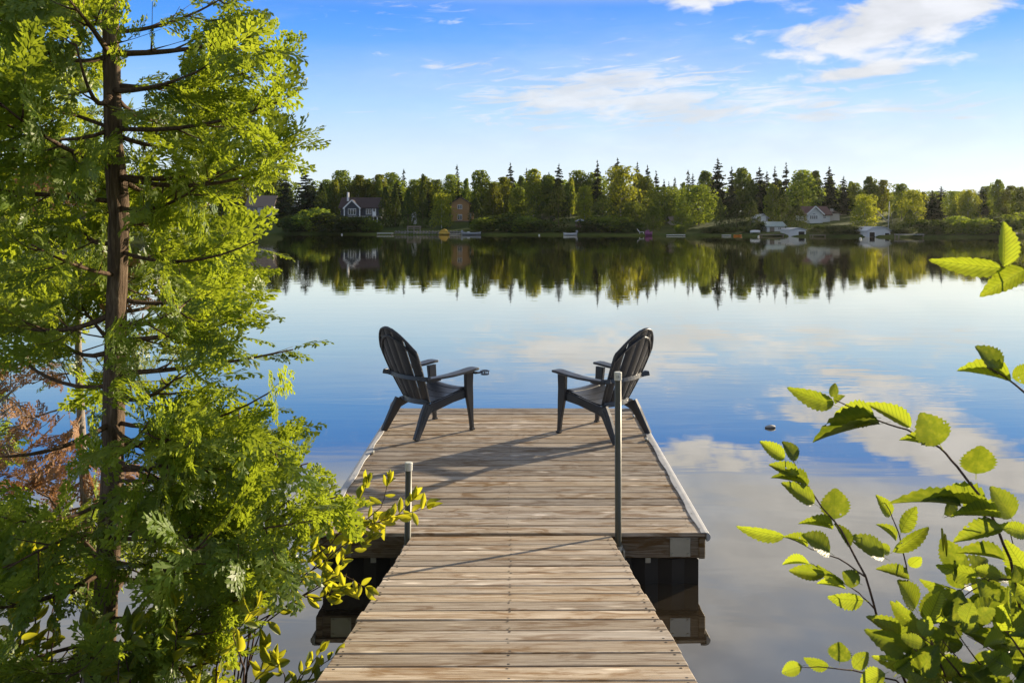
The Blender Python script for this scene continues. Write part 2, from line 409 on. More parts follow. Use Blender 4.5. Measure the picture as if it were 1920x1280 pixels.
def near_bank():
    xs = np.linspace(-14, 14, 57); ys = [-12, -6, -2, 0, 1.0, 1.5, 1.9, 2.3, 2.7, 3.1, 3.5, 3.8, 4.1, 4.5, 5.2]
    zs = [1.3, 1.2, 1.05, 0.96, 0.93, 0.90, 0.76, 0.56, 0.36, 0.20, 0.08, 0.01, -0.08, -0.25, -0.6]
    rng = random.Random(3); V = []; F = []
    for j, (y, z) in enumerate(zip(ys, zs)):
        for i, x in enumerate(xs):
            V.append((x, y + 0.15 * math.sin(x * 0.9), z + rng.uniform(-0.03, 0.02)))
    n = len(xs)
    for j in range(len(ys) - 1):
        for i in range(n - 1): F.append((j * n + i, j * n + i + 1, (j + 1) * n + i + 1, (j + 1) * n + i))
    structure(mesh_obj('near_bank', V, F, M['soil'], None, True))
near_bank()
def bank_z(y):
    return float(np.interp(y, [-2, 0, 1.0, 1.5, 1.9, 2.3, 2.7, 3.1, 3.5, 3.8, 4.1, 4.5, 5.2], [1.05, 0.96, 0.93, 0.90, 0.76, 0.56, 0.36, 0.20, 0.08, 0.01, -0.08, -0.25, -0.6]))

SHPX = [-4200, -1500, -600, 0, 463, 540, 700, 1080, 1450, 1640, 1730, 1880, 2100, 2600, 3600, 6000]
SHD = [60, 120, 160, 180, 205, 196, 186, 176, 160, 150, 142, 150, 140, 120, 85, 45]
def shore_d(px): return float(np.interp(px, SHPX, SHD))
def rise(t): return float(np.interp(t, [-4, -0.5, 0.0, 0.6, 4, 12, 25, 40, 60, 100, 400], [-0.6, -0.12, 0.08, 0.35, 0.6, 1.25, 2.7, 4.2, 5.2, 6.0, 9.0]))
def ground_at(px, t):
    d = shore_d(px) + t
    return Vector(((px - VX) / FOC * d, d, rise(t)))
def far_shore():
    pxs = np.concatenate([np.linspace(-4200, 200, 40), np.linspace(260, 2000, 140), np.linspace(2060, 6000, 40)])
    ts = [-4, -0.5, 0.0, 0.6, 2, 4, 7, 12, 18, 25, 32, 40, 60, 100, 200, 400]
    rng = random.Random(5); V = []; F = []
    for t in ts:
        for i, px in enumerate(pxs):
            tt = t + (rng.uniform(-0.35, 0.35) if -1 < t < 1 else 0)
            p = ground_at(px, tt); z = rise(t) + (rng.uniform(-0.10, 0.10) if t > 0.5 else 0)
            V.append((p.x, p.y, z))
    n = len(pxs)
    for j in range(len(ts) - 1):
        for i in range(n - 1): F.append((j * n + i, j * n + i + 1, (j + 1) * n + i + 1, (j + 1) * n + i))
    structure(mesh_obj('far_shore', V, F, M['lawn'], None, True))
far_shore()


# ------------------------------------------------------------------ far trees
def cards(P, N, size, rng, aspect=1.0):
    """leaf-clump quads centred at P facing N; returns V, F"""
    n = len(P)
    r = rng.normal(size=(n, 3)); T = np.cross(N, r); T /= np.linalg.norm(T, axis=1)[:, None] + 1e-9
    B = np.cross(N, T)
    s = size[:, None] if hasattr(size, '__len__') else np.full((n, 1), size)
    V = np.empty((n, 4, 3))
    k = rng.uniform(0.55, 1.15, size=(n, 4, 1))
    V[:, 0] = P + T * s * aspect * k[:, 0]; V[:, 1] = P + B * s * k[:, 1]
    V[:, 2] = P - T * s * aspect * k[:, 2]; V[:, 3] = P - B * s * k[:, 3]
    F = np.arange(n * 4).reshape(n, 4)
    return V.reshape(-1, 3), F

def unit(a): return a / (np.linalg.norm(a, axis=1)[:, None] + 1e-9)

def crown_deciduous(seed, aspect, n, low=0.10, leaf=0.017):
    """height 1, width 1/aspect; many lobes, uneven outline, gaps"""
    rng = np.random.default_rng(seed); w = 0.5 / aspect
    nl = 34; P = []; N = []
    for i in range(nl):
        f = (i + 0.5) / nl; z = low + 0.04 + (0.92 - low) * f + rng.uniform(-0.03, 0.03)
        prof = math.sin(math.pi * min(0.97, max(0.12, (z + 0.12) / 1.16)) ** 0.9) ** 0.6
        a = i * 2.4 + rng.uniform(-0.5, 0.5); rr = w * prof * rng.uniform(0.25, 0.85)
        c = np.array([rr * math.cos(a), rr * math.sin(a), z])
        lr = w * rng.uniform(0.26, 0.46) * (0.7 + 0.5 * prof); lz = lr * rng.uniform(0.8, 1.25) 
        lz = min(lz, max(0.03, 1.0 - z) * 1.2)
        m = int(n / nl); d = unit(rng.normal(size=(m, 3)))
        rad = rng.uniform(0.55, 1.0, size=(m, 1)) ** 0.5
        P.append(c + d * rad * np.array([lr, lr, lz])); N.append(d)
    P = np.concatenate(P); N = np.concatenate(N); P[:, 2] = np.minimum(P[:, 2], 1.0)
    N = unit(N + rng.normal(size=N.shape) * 0.75 + np.array([0, 0, 0.25]))
    V, F = cards(P, N, rng.uniform(leaf * 0.6, leaf * 1.35, size=len(P)), rng)
    return V, F, np.repeat(rng.uniform(0, 1, size=len(P)), 4)

def crown_spruce(seed, aspect, n_wh=22, low=0.08, gappy=0.0):
    rng = np.random.default_rng(seed); w = 0.5 / aspect
    P = []; N = []; S = []
    for i in range(n_wh):
        f = i / (n_wh - 1); z = low + (0.97 - low) * f + rng.uniform(-0.022, 0.012)
        rad = w * (1 - f) ** 0.62 * rng.uniform(0.7, 1.12) + 0.012
        nb = max(5, int(11 * (1 - f) + 6))
        for k in range(nb):
            if rng.random() < gappy: continue
            a = rng.uniform(0, 6.283); L = rad * rng.uniform(0.6, 1.12)
            m = max(4, int(4 + L * 80))
            q = np.linspace(0.12, 1, m) + rng.uniform(-0.05, 0.05, m)
            x = L * q
            zz = z + rng.uniform(-0.014, 0.014) - rng.uniform(0.2, 0.6) * L * q + 0.22 * L * q * q + rng.uniform(-0.006, 0.006, m)
            lat = rng.uniform(-0.16, 0.16, m) * L
            P.append(np.stack([x * math.cos(a) - lat * math.sin(a), x * math.sin(a) + lat * math.cos(a), zz], 1))
            N.append(unit(np.array([math.cos(a) * 0.5, math.sin(a) * 0.5, 0.45])[None] + rng.normal(size=(m, 3)) * 0.7))
            S.append(np.full(m, 0.010 + 0.12 * L))
    P.append(np.stack([rng.normal(size=30) * 0.003, rng.normal(size=30) * 0.003, rng.uniform(0.9, 1.0, 30)], 1)); N.append(unit(rng.normal(size=(30, 3)))); S.append(np.full(30, 0.007))
    P = np.concatenate(P); N = np.concatenate(N); S = np.concatenate(S)
    V, F = cards(P, N, S * rng.uniform(0.6, 1.2, size=len(S)), rng)
    return V, F, np.repeat(rng.uniform(0, 1, size=len(P)), 4)

def crown_cedar(seed, aspect, n):
    rng = np.random.default_rng(seed); w = 0.5 / aspect
    z = rng.uniform(0.0, 1.0, n) ** 0.9; a = rng.uniform(0, 6.283, n)
    bumps = 1 + 0.16 * np.sin(a * 3 + z * 17) + 0.12 * np.sin(a * 5 - z * 29) + rng.normal(size=n) * 0.05
    r = w * np.minimum(1, (1.02 - z) * 1.7) ** 0.75 * (0.72 + 0.28 * np.minimum(1, z * 5)) * bumps * rng.uniform(0.65, 1, n) ** 0.35
    P = np.stack([r * np.cos(a), r * np.sin(a), z], 1)
    N = unit(np.stack([np.cos(a), np.sin(a), np.full(n, 0.25)], 1) + rng.normal(size=(n, 3)) * 0.6)
    V, F = cards(P, N, rng.uniform(0.010, 0.024, size=n), rng, 0.7)
    return V, F, np.repeat(rng.uniform(0, 1, size=n), 4)

def crown_bush(seed, n, flat=0.8):
    rng = np.random.default_rng(seed); P = []; N = []
    for i in range(12):
        c = np.array([rng.uniform(-0.38, 0.38), rng.uniform(-0.3, 0.3), rng.uniform(0.15, 0.68)]); lr = rng.uniform(0.15, 0.28)
        m = n // 12; d = unit(rng.normal(size=(m, 3))); q = c + d * lr * rng.uniform(0.5, 1, size=(m, 1)) ** 0.5
        q[:, 2] = np.clip(q[:, 2], 0.0, 1); P.append(q); N.append(d)
    P = np.concatenate(P); N = unit(np.concatenate(N) + rng.normal(size=(len(P), 3)) * 0.8)
    V, F = cards(P, N, rng.uniform(0.02, 0.05, size=len(P)), rng)
    return V, F, np.repeat(rng.uniform(0, 1, size=len(P)), 4)

def tree_mesh(name, data, mat):
    V, F, A = data; me = np_mesh(name, V, F, mat); add_attr(me, 'tint', A); return me

VAR = {
    'd': [tree_mesh('crown', crown_deciduous(11 + i, a, 4200, 0.10, 0.020), M['leafdec']) for i, a in enumerate((1.25, 1.6, 2.1, 2.6, 1.4))],
    'y': [tree_mesh('crown', crown_deciduous(31 + i, a, 4200, 0.06, 0.020), M['leafyel']) for i, a in enumerate((1.25, 1.7, 2.3))],
    's': [tree_mesh('crown', crown_spruce(51 + i, a, nw, 0.05, g), M['leafspr']) for i, (a, nw, g) in enumerate(((2.8, 24, 0.0), (3.6, 26, 0.10), (4.8, 26, 0.15), (6.5, 26, 0.2)))],
    'c': [tree_mesh('crown', crown_cedar(71 + i, a, 2600), M['leafced']) for i, a in enumerate((2.2, 3.2, 4.4))],
    'b': [tree_mesh('crown', crown_bush(91 + i, 2200), M['leafced'] if i != 1 else M['leafdec']) for i in range(3)],
}
VASP = {'d': (1.25, 1.6, 2.1, 2.6, 1.4), 'y': (1.25, 1.7, 2.3), 's': (2.8, 3.6, 4.8, 6.5), 'c': (2.2, 3.2, 4.4), 'b': (1, 1, 1)}
def trunk_mesh(mat, seed):
    rng = random.Random(seed); pts = []; rad = []
    for i in range(7):
        f = i / 6; pts.append((0.012 * rng.uniform(-1, 1) * (i > 0), 0.012 * rng.uniform(-1, 1) * (i > 0), -0.03 + f * 0.88)); rad.append(0.014 * (1 - f) ** 0.8 + 0.0016)
    V, F = tube_data(pts, rad, 7)
    for k in range(7):    # limbs
        z = rng.uniform(0.3, 0.75); a = rng.uniform(0, 6.28); L = rng.uniform(0.10, 0.2)
        q = [(0, 0, z), (L * 0.5 * math.cos(a), L * 0.5 * math.sin(a), z + L * 0.4), (L * math.cos(a), L * math.sin(a), z + L * 0.9)]
        v, f = tube_data(q, [0.006, 0.004, 0.0015], 4, v0=len(V)); V += v; F += f
    me = bpy.data.meshes.new('trunk'); me.from_pydata([tuple(v) for v in V], [], F); me.materials.append(mat); me.update(); return me
TRUNK = {'dark': [trunk_mesh(M['treebark'], 1), trunk_mesh(M['treebark'], 2)], 'birch': [trunk_mesh(M['birchbark'], 3), trunk_mesh(M['birchbark'], 4)]}
def stem_mesh():
    V, F = tube_data([(0, 0, -0.03), (0, 0, 0.4), (0, 0, 0.96)], [0.014, 0.009, 0.002], 7)
    me = bpy.data.meshes.new('trunk'); me.from_pydata([tuple(v) for v in V], [], F); me.materials.append(M['treebark']); me.update(); return me
STEM = stem_mesh()

LAND = [(487, 'the taupe-roofed white cottage'), (672, 'the dark gabled cottage'), (868, 'the orange house'), (1089, 'the small gazebo'), (1216, 'the purple boat'),
        (1384, 'the orange kayak'), (1455, 'the green-roofed white shed'), (1548, 'the red-roofed white house'), (1648, 'the white gambrel boathouse'), (1745, 'the long pale jetty')]
KIND = {'d': ('broadleaf_tree', 'green broadleaf tree', 'tree', 'broadleaf trees of the far shore'),
        'y': ('birch_tree', 'yellow-green birch', 'tree', 'sunlit birches of the far shore'),
        's': ('spruce_tree', 'dark pointed spruce', 'tree', 'spruces of the far shore'),
        'c': ('cedar_tree', 'dark columnar cedar', 'tree', 'cedars of the far shore'),
        'b': ('shore_bush', 'low rounded bush', 'bush', 'bushes along the far waterline')}
ORD = ['nearest', 'second', 'third', 'fourth', 'fifth', 'sixth', 'seventh', 'eighth', 'ninth', 'tenth', 'eleventh', 'twelfth', 'thirteenth', 'fourteenth', 'fifteenth', 'sixteenth', 'seventeenth', 'eighteenth', 'nineteenth', 'twentieth', 'farthest']
# photograph x of the stem, y of the tip, width in pixels, metres behind the waterline, kind
TREES = [
 (40,322,70,34,'d'),(110,330,60,26,'y'),(180,318,64,40,'d'),(250,330,60,30,'d'),(310,312,30,44,'s'),(350,328,66,30,'d'),(415,322,60,40,'d'),(455,332,46,44,'y'),(487,327,46,56,'d'),(515,322,40,58,'d'),
 (536,318,27,40,'s'),(573,323,44,30,'s'),(603,345,22,20,'c'),(613,338,34,40,'d'),(642,321,46,52,'d'),(672,330,40,50,'y'),(690,338,30,56,'d'),(710,329,40,50,'y'),(735,325,42,60,'d'),(757,318,10,62,'s'),
 (722,352,19,14,'c'),(741,349,16,16,'c'),(765,356,20,13,'c'),(792,357,22,13,'c'),(776,338,36,45,'d'),(797,333,34,40,'y'),(820,338,34,50,'d'),(845,329,38,44,'d'),(857,310,10,60,'s'),(828,364,44,12,'y'),
 (902,321,46,30,'d'),(893,372,24,9,'c'),(925,345,34,22,'y'),(945,334,42,28,'y'),(957,306,20,48,'s'),(972,352,34,20,'d'),(987,316,16,50,'s'),(1000,319,36,40,'y'),(1000,368,26,10,'c'),(1027,329,38,45,'d'),
 (1048,308,22,40,'s'),(1047,342,36,14,'c'),(1018,378,30,11,'c'),(1066,345,28,40,'d'),(1096,350,32,16,'y'),(1085,321,42,50,'d'),(1112,325,42,52,'d'),(1120,302,17,50,'s'),(1158,297,26,46,'s'),(1164,314,74,24,'y'),
 (1130,366,44,11,'c'),(1195,305,19,50,'s'),(1214,310,17,52,'s'),(1212,333,40,38,'d'),(1230,321,14,55,'s'),(1245,337,11,60,'s'),(1254,341,10,60,'s'),(1265,333,9,62,'s'),(1246,352,64,24,'d'),(1310,349,80,18,'d'),
 (1290,320,10,60,'s'),(1299,326,16,58,'s'),(1322,322,30,50,'d'),(1346,298,29,44,'s'),(1350,372,16,9,'c'),(1372,313,18,50,'s'),(1391,316,38,44,'d'),(1409,338,26,45,'d'),(1424,314,26,46,'s'),(1438,322,20,50,'s'),
 (1453,313,14,48,'s'),(1474,306,16,55,'s'),(1381,377,28,10,'c'),(1407,372,28,11,'c'),(1449,347,30,22,'y'),(1466,358,30,13,'c'),(1505,321,58,34,'d'),(1528,322,30,46,'d'),(1555,313,26,40,'s'),(1582,331,20,44,'s'),
 (1602,344,30,45,'d'),(1630,332,30,40,'d'),(1655,339,34,44,'y'),(1690,346,40,30,'d'),(1622,366,52,13,'y'),(1712,357,46,20,'y'),(1678,398,20,8,'c'),(1706,394,22,8,'c'),(1748,358,28,30,'s'),(1765,350,24,36,'s'),
 (1787,360,36,30,'d'),(1815,357,42,22,'y'),(1852,350,30,34,'d'),(1872,338,30,28,'d'),(1895,350,34,26,'y'),(1914,352,40,16,'d'),
 (1495,385,30,7,'c'),(1280,400,40,9,'d'),(1225,388,34,7,'d'),(1185,380,44,9,'d'),
 (548,402,50,2.5,'b'),(585,386,66,4,'b'),(625,396,66,3,'b'),(662,402,60,2.5,'b'),(694,408,36,3,'b'),(905,405,50,4,'b'),(940,396,60,5,'b'),(978,402,60,4,'b'),(1012,410,50,4,'b'),(1062,424,30,2.5,'b'),
 (1118,410,50,4,'b'),(1150,402,60,5,'b'),(1185,414,40,4,'b'),(1275,420,18,3,'b'),(1340,424,40,3,'b'),(1390,424,34,5,'b'),(1425,412,16,7,'b'),(1533,419,34,5,'b'),(1578,420,50,3,'b'),(1603,424,30,2.5,'b'),
 (1686,428,30,4,'b'),(1745,408,50,3,'b'),(1785,402,60,4,'b'),(1830,406,60,3,'b'),(1872,400,60,3,'b'),(1910,396,50,3,'b'),
]
WIDE = {'d': 1.15, 'y': 1.12, 's': 1.7, 'c': 1.25, 'b': 1.25}
_r = random.Random(202)
for _k in range(40):        # slim trees that close the gaps of the back row
    _px = 560 + 1350 * (_k + _r.random()) / 40; _sk = float(np.interp(_px, [560, 700, 960, 1160, 1250, 1346, 1480, 1600, 1760, 1920], [336, 332, 330, 320, 344, 330, 326, 338, 358, 352]))
    TREES.append((round(_px), round(_sk + _r.uniform(-6, 12)), _r.choice((14, 16, 20, 26)), round(_r.uniform(34, 58)), _r.choice('ssddy')))
def far_trees():
    rng = random.Random(21); seen = {}
    order = sorted(TREES, key=lambda q: abs(q[0] - min(LAND, key=lambda l: abs(l[0] - q[0]))[0]))
    for px, top, wpx, t, k in order:
        base = ground_at(px, t); d = base.y
        h = CAMZ + (HY - top) / FOC * d - base.z; w = wpx / FOC * d * WIDE[k]
        vi = min(range(len(VASP[k])), key=lambda i: abs(math.log(VASP[k][i] / (h / w))) + rng.uniform(0, 0.15))
        if k == 'b': vi = rng.randrange(3)
        nm, word, cat, grp = KIND[k]
        lp, lw = min(LAND, key=lambda l: abs(l[0] - px))
        side = 'left of' if px < lp else 'right of'
        row = ('behind and ' if t > 24 else 'close to the water, ') if k != 'b' else ''
        row = {'behind and ': 'in the back row', 'close to the water, ': 'near the water', '': 'at the waterline'}[row]
        if px < 540 and t > 18: row += ' behind the foreground cedar' if px < 440 else ''
        key = (k, lw, side, row); i = seen.get(key, 0); seen[key] = i + 1
        lab = f"{ORD[min(i, len(ORD) - 1)]} {word} to the {side} {lw}, {row}"
        words = lab.split()
        if len(words) > 16: lab = ' '.join(words[:16])
        o = thing(nm, lab, cat, base, 0, grp)
        cr = link_mesh('crown', VAR[k][vi], o)
        asp = VASP[k][vi]; sx = w * asp if k != 'b' else w * 1.1
        cr.scale = (sx, sx, h * (1.02 if k != 'b' else 1.05)); cr.rotation_euler = (0, 0, rng.uniform(0, 6.28))
        if k in 'dy':
            tk = link_mesh('trunk', TRUNK['birch' if k == 'y' else 'dark'][rng.randrange(2)], o)
        else: tk = link_mesh('trunk', STEM, o)
        tk.scale = (h * 0.9, h * 0.9, h)
far_trees()

def wood_mass():
    """the far-off wood behind the shore, too dense to count"""
    rng = np.random.default_rng(8); Vs = []; Fs = []; As = []; n0 = 0
    protos = [crown_deciduous(200 + i, 1.3, 700, -0.06, 0.036) for i in range(4)] + [crown_spruce(210, 2.8, 11)]
    top = lambda px: float(np.interp(px, [-3000, 0, 540, 650, 760, 850, 960, 1060, 1130, 1230, 1300, 1450, 1560, 1700, 1800, 1920, 3500], [330, 335, 345, 338, 342, 346, 344, 340, 332, 352, 352, 344, 348, 358, 368, 360, 340]))
    for i in range(440):
        px = rng.uniform(-2600, 4200) if i > 250 else rng.uniform(200, 1990)
        t = rng.uniform(52, 96); b = ground_at(px, t)
        h = CAMZ + (HY - (top(px) + rng.uniform(-4, 16))) / FOC * b.y - b.z
        h = max(h, 5.0); V, F, A = protos[rng.integers(0, 5)]
        a = rng.uniform(0, 6.28); c, s = math.cos(a), math.sin(a); sxy = h * 0.95
        W = np.stack([(V[:, 0] * c - V[:, 1] * s) * sxy + b.x, (V[:, 0] * s + V[:, 1] * c) * sxy + b.y, V[:, 2] * h + b.z], 1)
        Vs.append(W); Fs.append(F + n0); As.append(A); n0 += len(W)
    me = np_mesh('distant_wood', np.concatenate(Vs), np.concatenate(Fs), M['leafdec']); add_attr(me, 'tint', np.concatenate(As) * 0.7)
    o = stuff(link_mesh('distant_wood', me)); tag(o, 'dense mixed wood rising behind the houses of the far shore', 'wood')
wood_mass()


# ------------------------------------------------------------------ floating dock
D1, D2, ZD1, ZD2 = 5.41, 8.81, 0.35, 0.41
HALF = 1.24
SLOPE = math.atan2(ZD2 - ZD1, D2 - D1)
def plank_meshes(width, length, thick, mat, n, seed):
    out = []
    for i in range(n):
        bm = bmesh.new(); bmesh.ops.create_cube(bm, size=1.0)
        bmesh.ops.scale(bm, vec=(length, width, thick), verts=bm.verts)
        bmesh.ops.bevel(bm, geom=list(bm.edges), offset=0.0035, segments=1, affect='EDGES', profile=0.5)
        me = bpy.data.meshes.new('plank'); bm.to_mesh(me); bm.free(); me.materials.append(mat); out.append(me)
    return out

def screw_disc(V, F, c, r=0.0042):
    n0 = len(V); V.append(c + Vector((0, 0, 0.0012)))
    for k in range(6): V.append(c + Vector((r * math.cos(k * 1.047), r * math.sin(k * 1.047), 0.0)))
    for k in range(6): F.append((n0, n0 + 1 + k, n0 + 1 + (k + 1) % 6))

def build_dock():
    rng = random.Random(12)
    dock = thing('floating_dock', 'weathered grey-brown floating dock with white edge bumpers carrying the two chairs', 'dock', (-0.067, D1, ZD1))
    dock.rotation_euler = (SLOPE, 0, 0)
    L = (D2 - D1) / math.cos(SLOPE); n = 26; pitch = L / n
    pm = plank_meshes(pitch - 0.009, HALF * 2, 0.026, M['deck'], 1, 1)[0]
    SV, SF = [], []
    for i in range(n):
        y = (i + 0.5) * pitch
        p = link_mesh('plank', pm, dock)
        p.location = (rng.uniform(-0.006, 0.006), y + rng.uniform(-0.0015, 0.0015), -0.013 + rng.uniform(-0.0022, 0.0012))
        p.rotation_euler = (rng.uniform(-0.012, 0.012), rng.uniform(-0.0012, 0.0012), rng.uniform(-0.0012, 0.0012))
        p.scale = (1, rng.uniform(0.985, 1.01), 1)
        for x in (-HALF + 0.09, -0.02, HALF - 0.09):
            for s in (-1, 1): screw_disc(SV, SF, Vector((x + rng.uniform(-0.008, 0.008), y + s * pitch * 0.32, 0.0016)))
    stuff(mesh_obj('screw_heads', SV, SF, M['screw'], dock))
    # frame under the boards
    for y in (0.045, L - 0.03):
        box('fascia_board', (0, y, -0.026 - 0.071), (HALF * 2 - 0.05, 0.04, 0.142), M['fascia'], dock, 0.004)
    for s in (-1, 1):
        box('side_beam', (s * (HALF - 0.022), L / 2, -0.026 - 0.0725), (0.04, L - 0.03, 0.140), M['fascia'], dock, 0.004)
    for x in (-0.6, 0.0, 0.6):
        box('joist', (x, L / 2, -0.026 - 0.068), (0.04, L - 0.15, 0.134), M['fascia'], dock, 0.003)
    # corner plates with bolts
    for s in (-1, 1):
        pl = box('corner_plate', (s * (HALF - 0.16), 0.0225, -0.026 - 0.069), (0.13, 0.006, 0.124), M['galv'], dock, 0.0015)
        for dx in (-0.05, 0.05):
            for dz in (-0.046, 0.046):
                b = tube('bolt', [(s * (HALF - 0.16) + dx, 0.0205, -0.095 + dz), (s * (HALF - 0.16) + dx, 0.012, -0.095 + dz)], [0.009, 0.008], M['galv'], pl, 6, False)
        pe = box('corner_plate', (s * (HALF + 0.001), 0.10, -0.026 - 0.069), (0.005, 0.13, 0.124), M['galv'], dock, 0.0015)
    # white vinyl bumper along both sides: flat nailing flange on top and a hollow bulge outside
    for s in (-1, 1):
        secs = []
        for i in range(40):
            y = -0.004 + (L + 0.008) * i / 39
            wob = 0.005 * math.sin(i * 0.9 + s) + rng.uniform(-0.003, 0.003)
            ring = [(HALF - 0.040 + wob, 0.0035), (HALF - 0.038 + wob, 0.008), (HALF - 0.004, 0.009), (HALF + 0.016, 0.004), (HALF + 0.027, -0.012), (HALF + 0.028, -0.030), (HALF + 0.018, -0.046), (HALF + 0.003, -0.050), (HALF + 0.0025, 0.002)]
            secs.append([(s * x, y, z) for x, z in (ring if s > 0 else ring[::-1])])
        e = loft('edge_bumper', secs, M['rim'], dock, False)
        NV, NF = [], []
        for i in range(13):
            screw_disc(NV, NF, Vector((s * (HALF - 0.026) + rng.uniform(-0.004, 0.004), 0.06 + i * 0.272, 0.0095)), 0.005)
        stuff(mesh_obj('nail_heads', NV, NF, M['screw'], e))
        # rounded corner bumper at the far end
        V = []; F = []; S, T = 14, 9
        for a in range(T + 1):
            for b in range(S):
                th = math.pi * a / T; ph = 2 * math.pi * b / S
                V.append((s * (HALF + 0.005) + 0.045 * math.sin(th) * math.cos(ph), L + 0.005 + 0.055 * math.sin(th) * math.sin(ph), 0.012 + 0.062 * math.cos(th)))
        for a in range(T):
            for b in range(S): F.append((a * S + b, (a + 1) * S + b, (a + 1) * S + (b + 1) % S, a * S + (b + 1) % S))
        mesh_obj('corner_bumper', V, F, M['rim'], dock, True)
    # cleats on the right edge
    for y in (2.16, 3.0):
        box('cleat', (HALF - 0.062, y, 0.014), (0.02, 0.055, 0.024), M['galv'], dock, 0.005)
        box('cleat', (-HALF + 0.062, y - 0.4, 0.014), (0.02, 0.055, 0.024), M['galv'], dock, 0.005)
    # ribbed black floats
    for s in (-1, 1):
        for (y0, y1) in ((0.06, 1.15), (1.25, 2.2), (2.3, L - 0.06)):
            secs = []
            x0, x1 = (0.52, HALF - 0.035)
            for z, e in ((-0.172, -0.02), (-0.19, 0.0), (-0.36, 0.0), (-0.52, -0.01)):
                ring = []
                nx = 8
                for k in range(nx + 1):
                    x = x0 - e + (x1 - x0 + 2 * e) * k / nx; ring.append((s * x, y0 - e + (0.022 if k % 2 else 0), z))
                for k in range(9):
                    y = y0 + (y1 - y0) * (k + 0.5) / 9; ring.append((s * (x1 + e - (0.02 if k % 2 else 0)), y, z))
                for k in range(nx + 1):
                    x = x1 + e - (x1 - x0 + 2 * e) * k / nx; ring.append((s * x, y1 + e - (0.022 if k % 2 else 0), z))
                secs.append(ring if s < 0 else ring[::-1])
            fl = loft('float_drum', secs, M['float'], dock)
        for x in (0.62, 0.88): box('float_bracket', (s * x, 0.058, -0.185), (0.035, 0.012, 0.05), M['galv'], dock, 0.002)
    return dock
DOCK = build_dock()

def deck(px, py):
    """point of the dock's deck seen at a photograph pixel"""
    k = (ZD2 - ZD1) / (D2 - D1)
    y = (CAMZ - ZD1 + k * D1) / ((py - HY) / FOC + k)
    return Vector(((px - VX) / FOC * y, y, ZD1 + k * (y - D1)))

# ------------------------------------------------------------------ gangway from the bank
GZ1, GY1, GSL = 0.357, 5.35, 0.177
def build_gangway():
    rng = random.Random(77)
    g = thing('gangway', 'sloping plank gangway of weathered boards leading down from the bank to the dock', 'gangway', (-0.065, GY1, GZ1))
    g.rotation_euler = (-math.atan(GSL), 0, R(0.47)); hw = 0.627
    n = 27; pitch = 0.1435
    pm = plank_meshes(pitch - 0.010, hw * 2, 0.03, M['deck'], 1, 2)[0]
    SV, SF = [], []
    for i in range(n):
        y = -(i + 0.5) * pitch
        p = link_mesh('plank', pm, g)
        p.location = (rng.uniform(-0.006, 0.006), y + rng.uniform(-0.002, 0.002), -0.015 + rng.uniform(-0.002, 0.0015))
        p.rotation_euler = (rng.uniform(-0.014, 0.014), rng.uniform(-0.002, 0.002), rng.uniform(-0.0025, 0.0025))
        p.scale = (1, rng.uniform(0.965, 1.01), 1)
        for x in (-hw + 0.03, 0.0, hw - 0.03):
            for s in (-1, 1): screw_disc(SV, SF, Vector((x + rng.uniform(-0.006, 0.006), y + s * pitch * 0.33, 0.0016)), 0.0062)
    stuff(mesh_obj('screw_heads', SV, SF, M['screw'], g))
    Lg = n * pitch
    for x in (-hw + 0.022, 0.0, hw - 0.022):
        box('stringer', (x, -Lg / 2, -0.03 - 0.071), (0.04, Lg - 0.04, 0.14), M['fascia'], g, 0.004)
    return g
GANG = build_gangway()

# ------------------------------------------------------------------ steel pipes at the hinge
def pipe_post(px, base_py, top_py, lean, label, left):
    d = 5.355; x = (px - VX) / FOC * d; ztop = CAMZ - (top_py - HY) / FOC * d
    o = thing('pipe_post', label, 'post', (x, d, -1.2), 0, 'steel pipes pinning the dock'); o.rotation_euler = (0, lean, 0)
    H = ztop + 1.2
    tube('pipe', [(0, 0, 0), (0, 0, H * 0.5), (0, 0, H - 0.004)], 0.0205, M['pipe'], o, 16)
    c = tube('cap', [(0, 0, H - 0.052), (0, 0, H - 0.050), (0, 0, H - 0.004), (0, 0, H)], [0.0205, 0.0240, 0.0240, 0.0205], M['capw'], o, 16, False)
    if not left:
        V = []; F = []          # small printed size mark on the cap
        def bar(x0, x1, z0, z1):
            n = len(V); r = 0.0246
            for (xx, zz) in ((x0, z0), (x1, z0), (x1, z1), (x0, z1)):
                a = xx / r; V.append((r * math.sin(a), -r * math.cos(a), H - 0.027 + zz))
            F.append((n, n + 1, n + 2, n + 3))
        for b in ((-0.010, -0.008, -0.006, 0.007), (-0.012, -0.006, -0.006, -0.004), (-0.003, 0.004, 0.005, 0.007), (-0.003, -0.001, 0.0, 0.005), (-0.003, 0.004, -0.001, 0.001), (0.002, 0.004, -0.006, 0.0), (-0.003, 0.003, -0.006, -0.004), (0.009, 0.011, -0.006, -0.001)):
            bar(*b)
        mesh_obj('printed_mark', V, F, M['ink'], c)
    s = tube('sleeve', [(0, 0, 1.2 + 0.17), (0, 0, 1.2 + 0.295)], [0.0285, 0.0285], M['galv'], o, 16, False)
    box('sleeve_flange', ((0.033 if not left else -0.033), -0.002, 1.2 + 0.2275), (0.012, 0.052, 0.085), M['galv'], o, 0.002)
    return o
pipe_post(757, 1010, 866, R(0.9), 'short galvanised pipe with white cap at the left side of the gangway end', True)
pipe_post(1160, 1045, 697, R(-0.1), 'tall galvanised pipe with printed white cap at the right side of the gangway end', False)

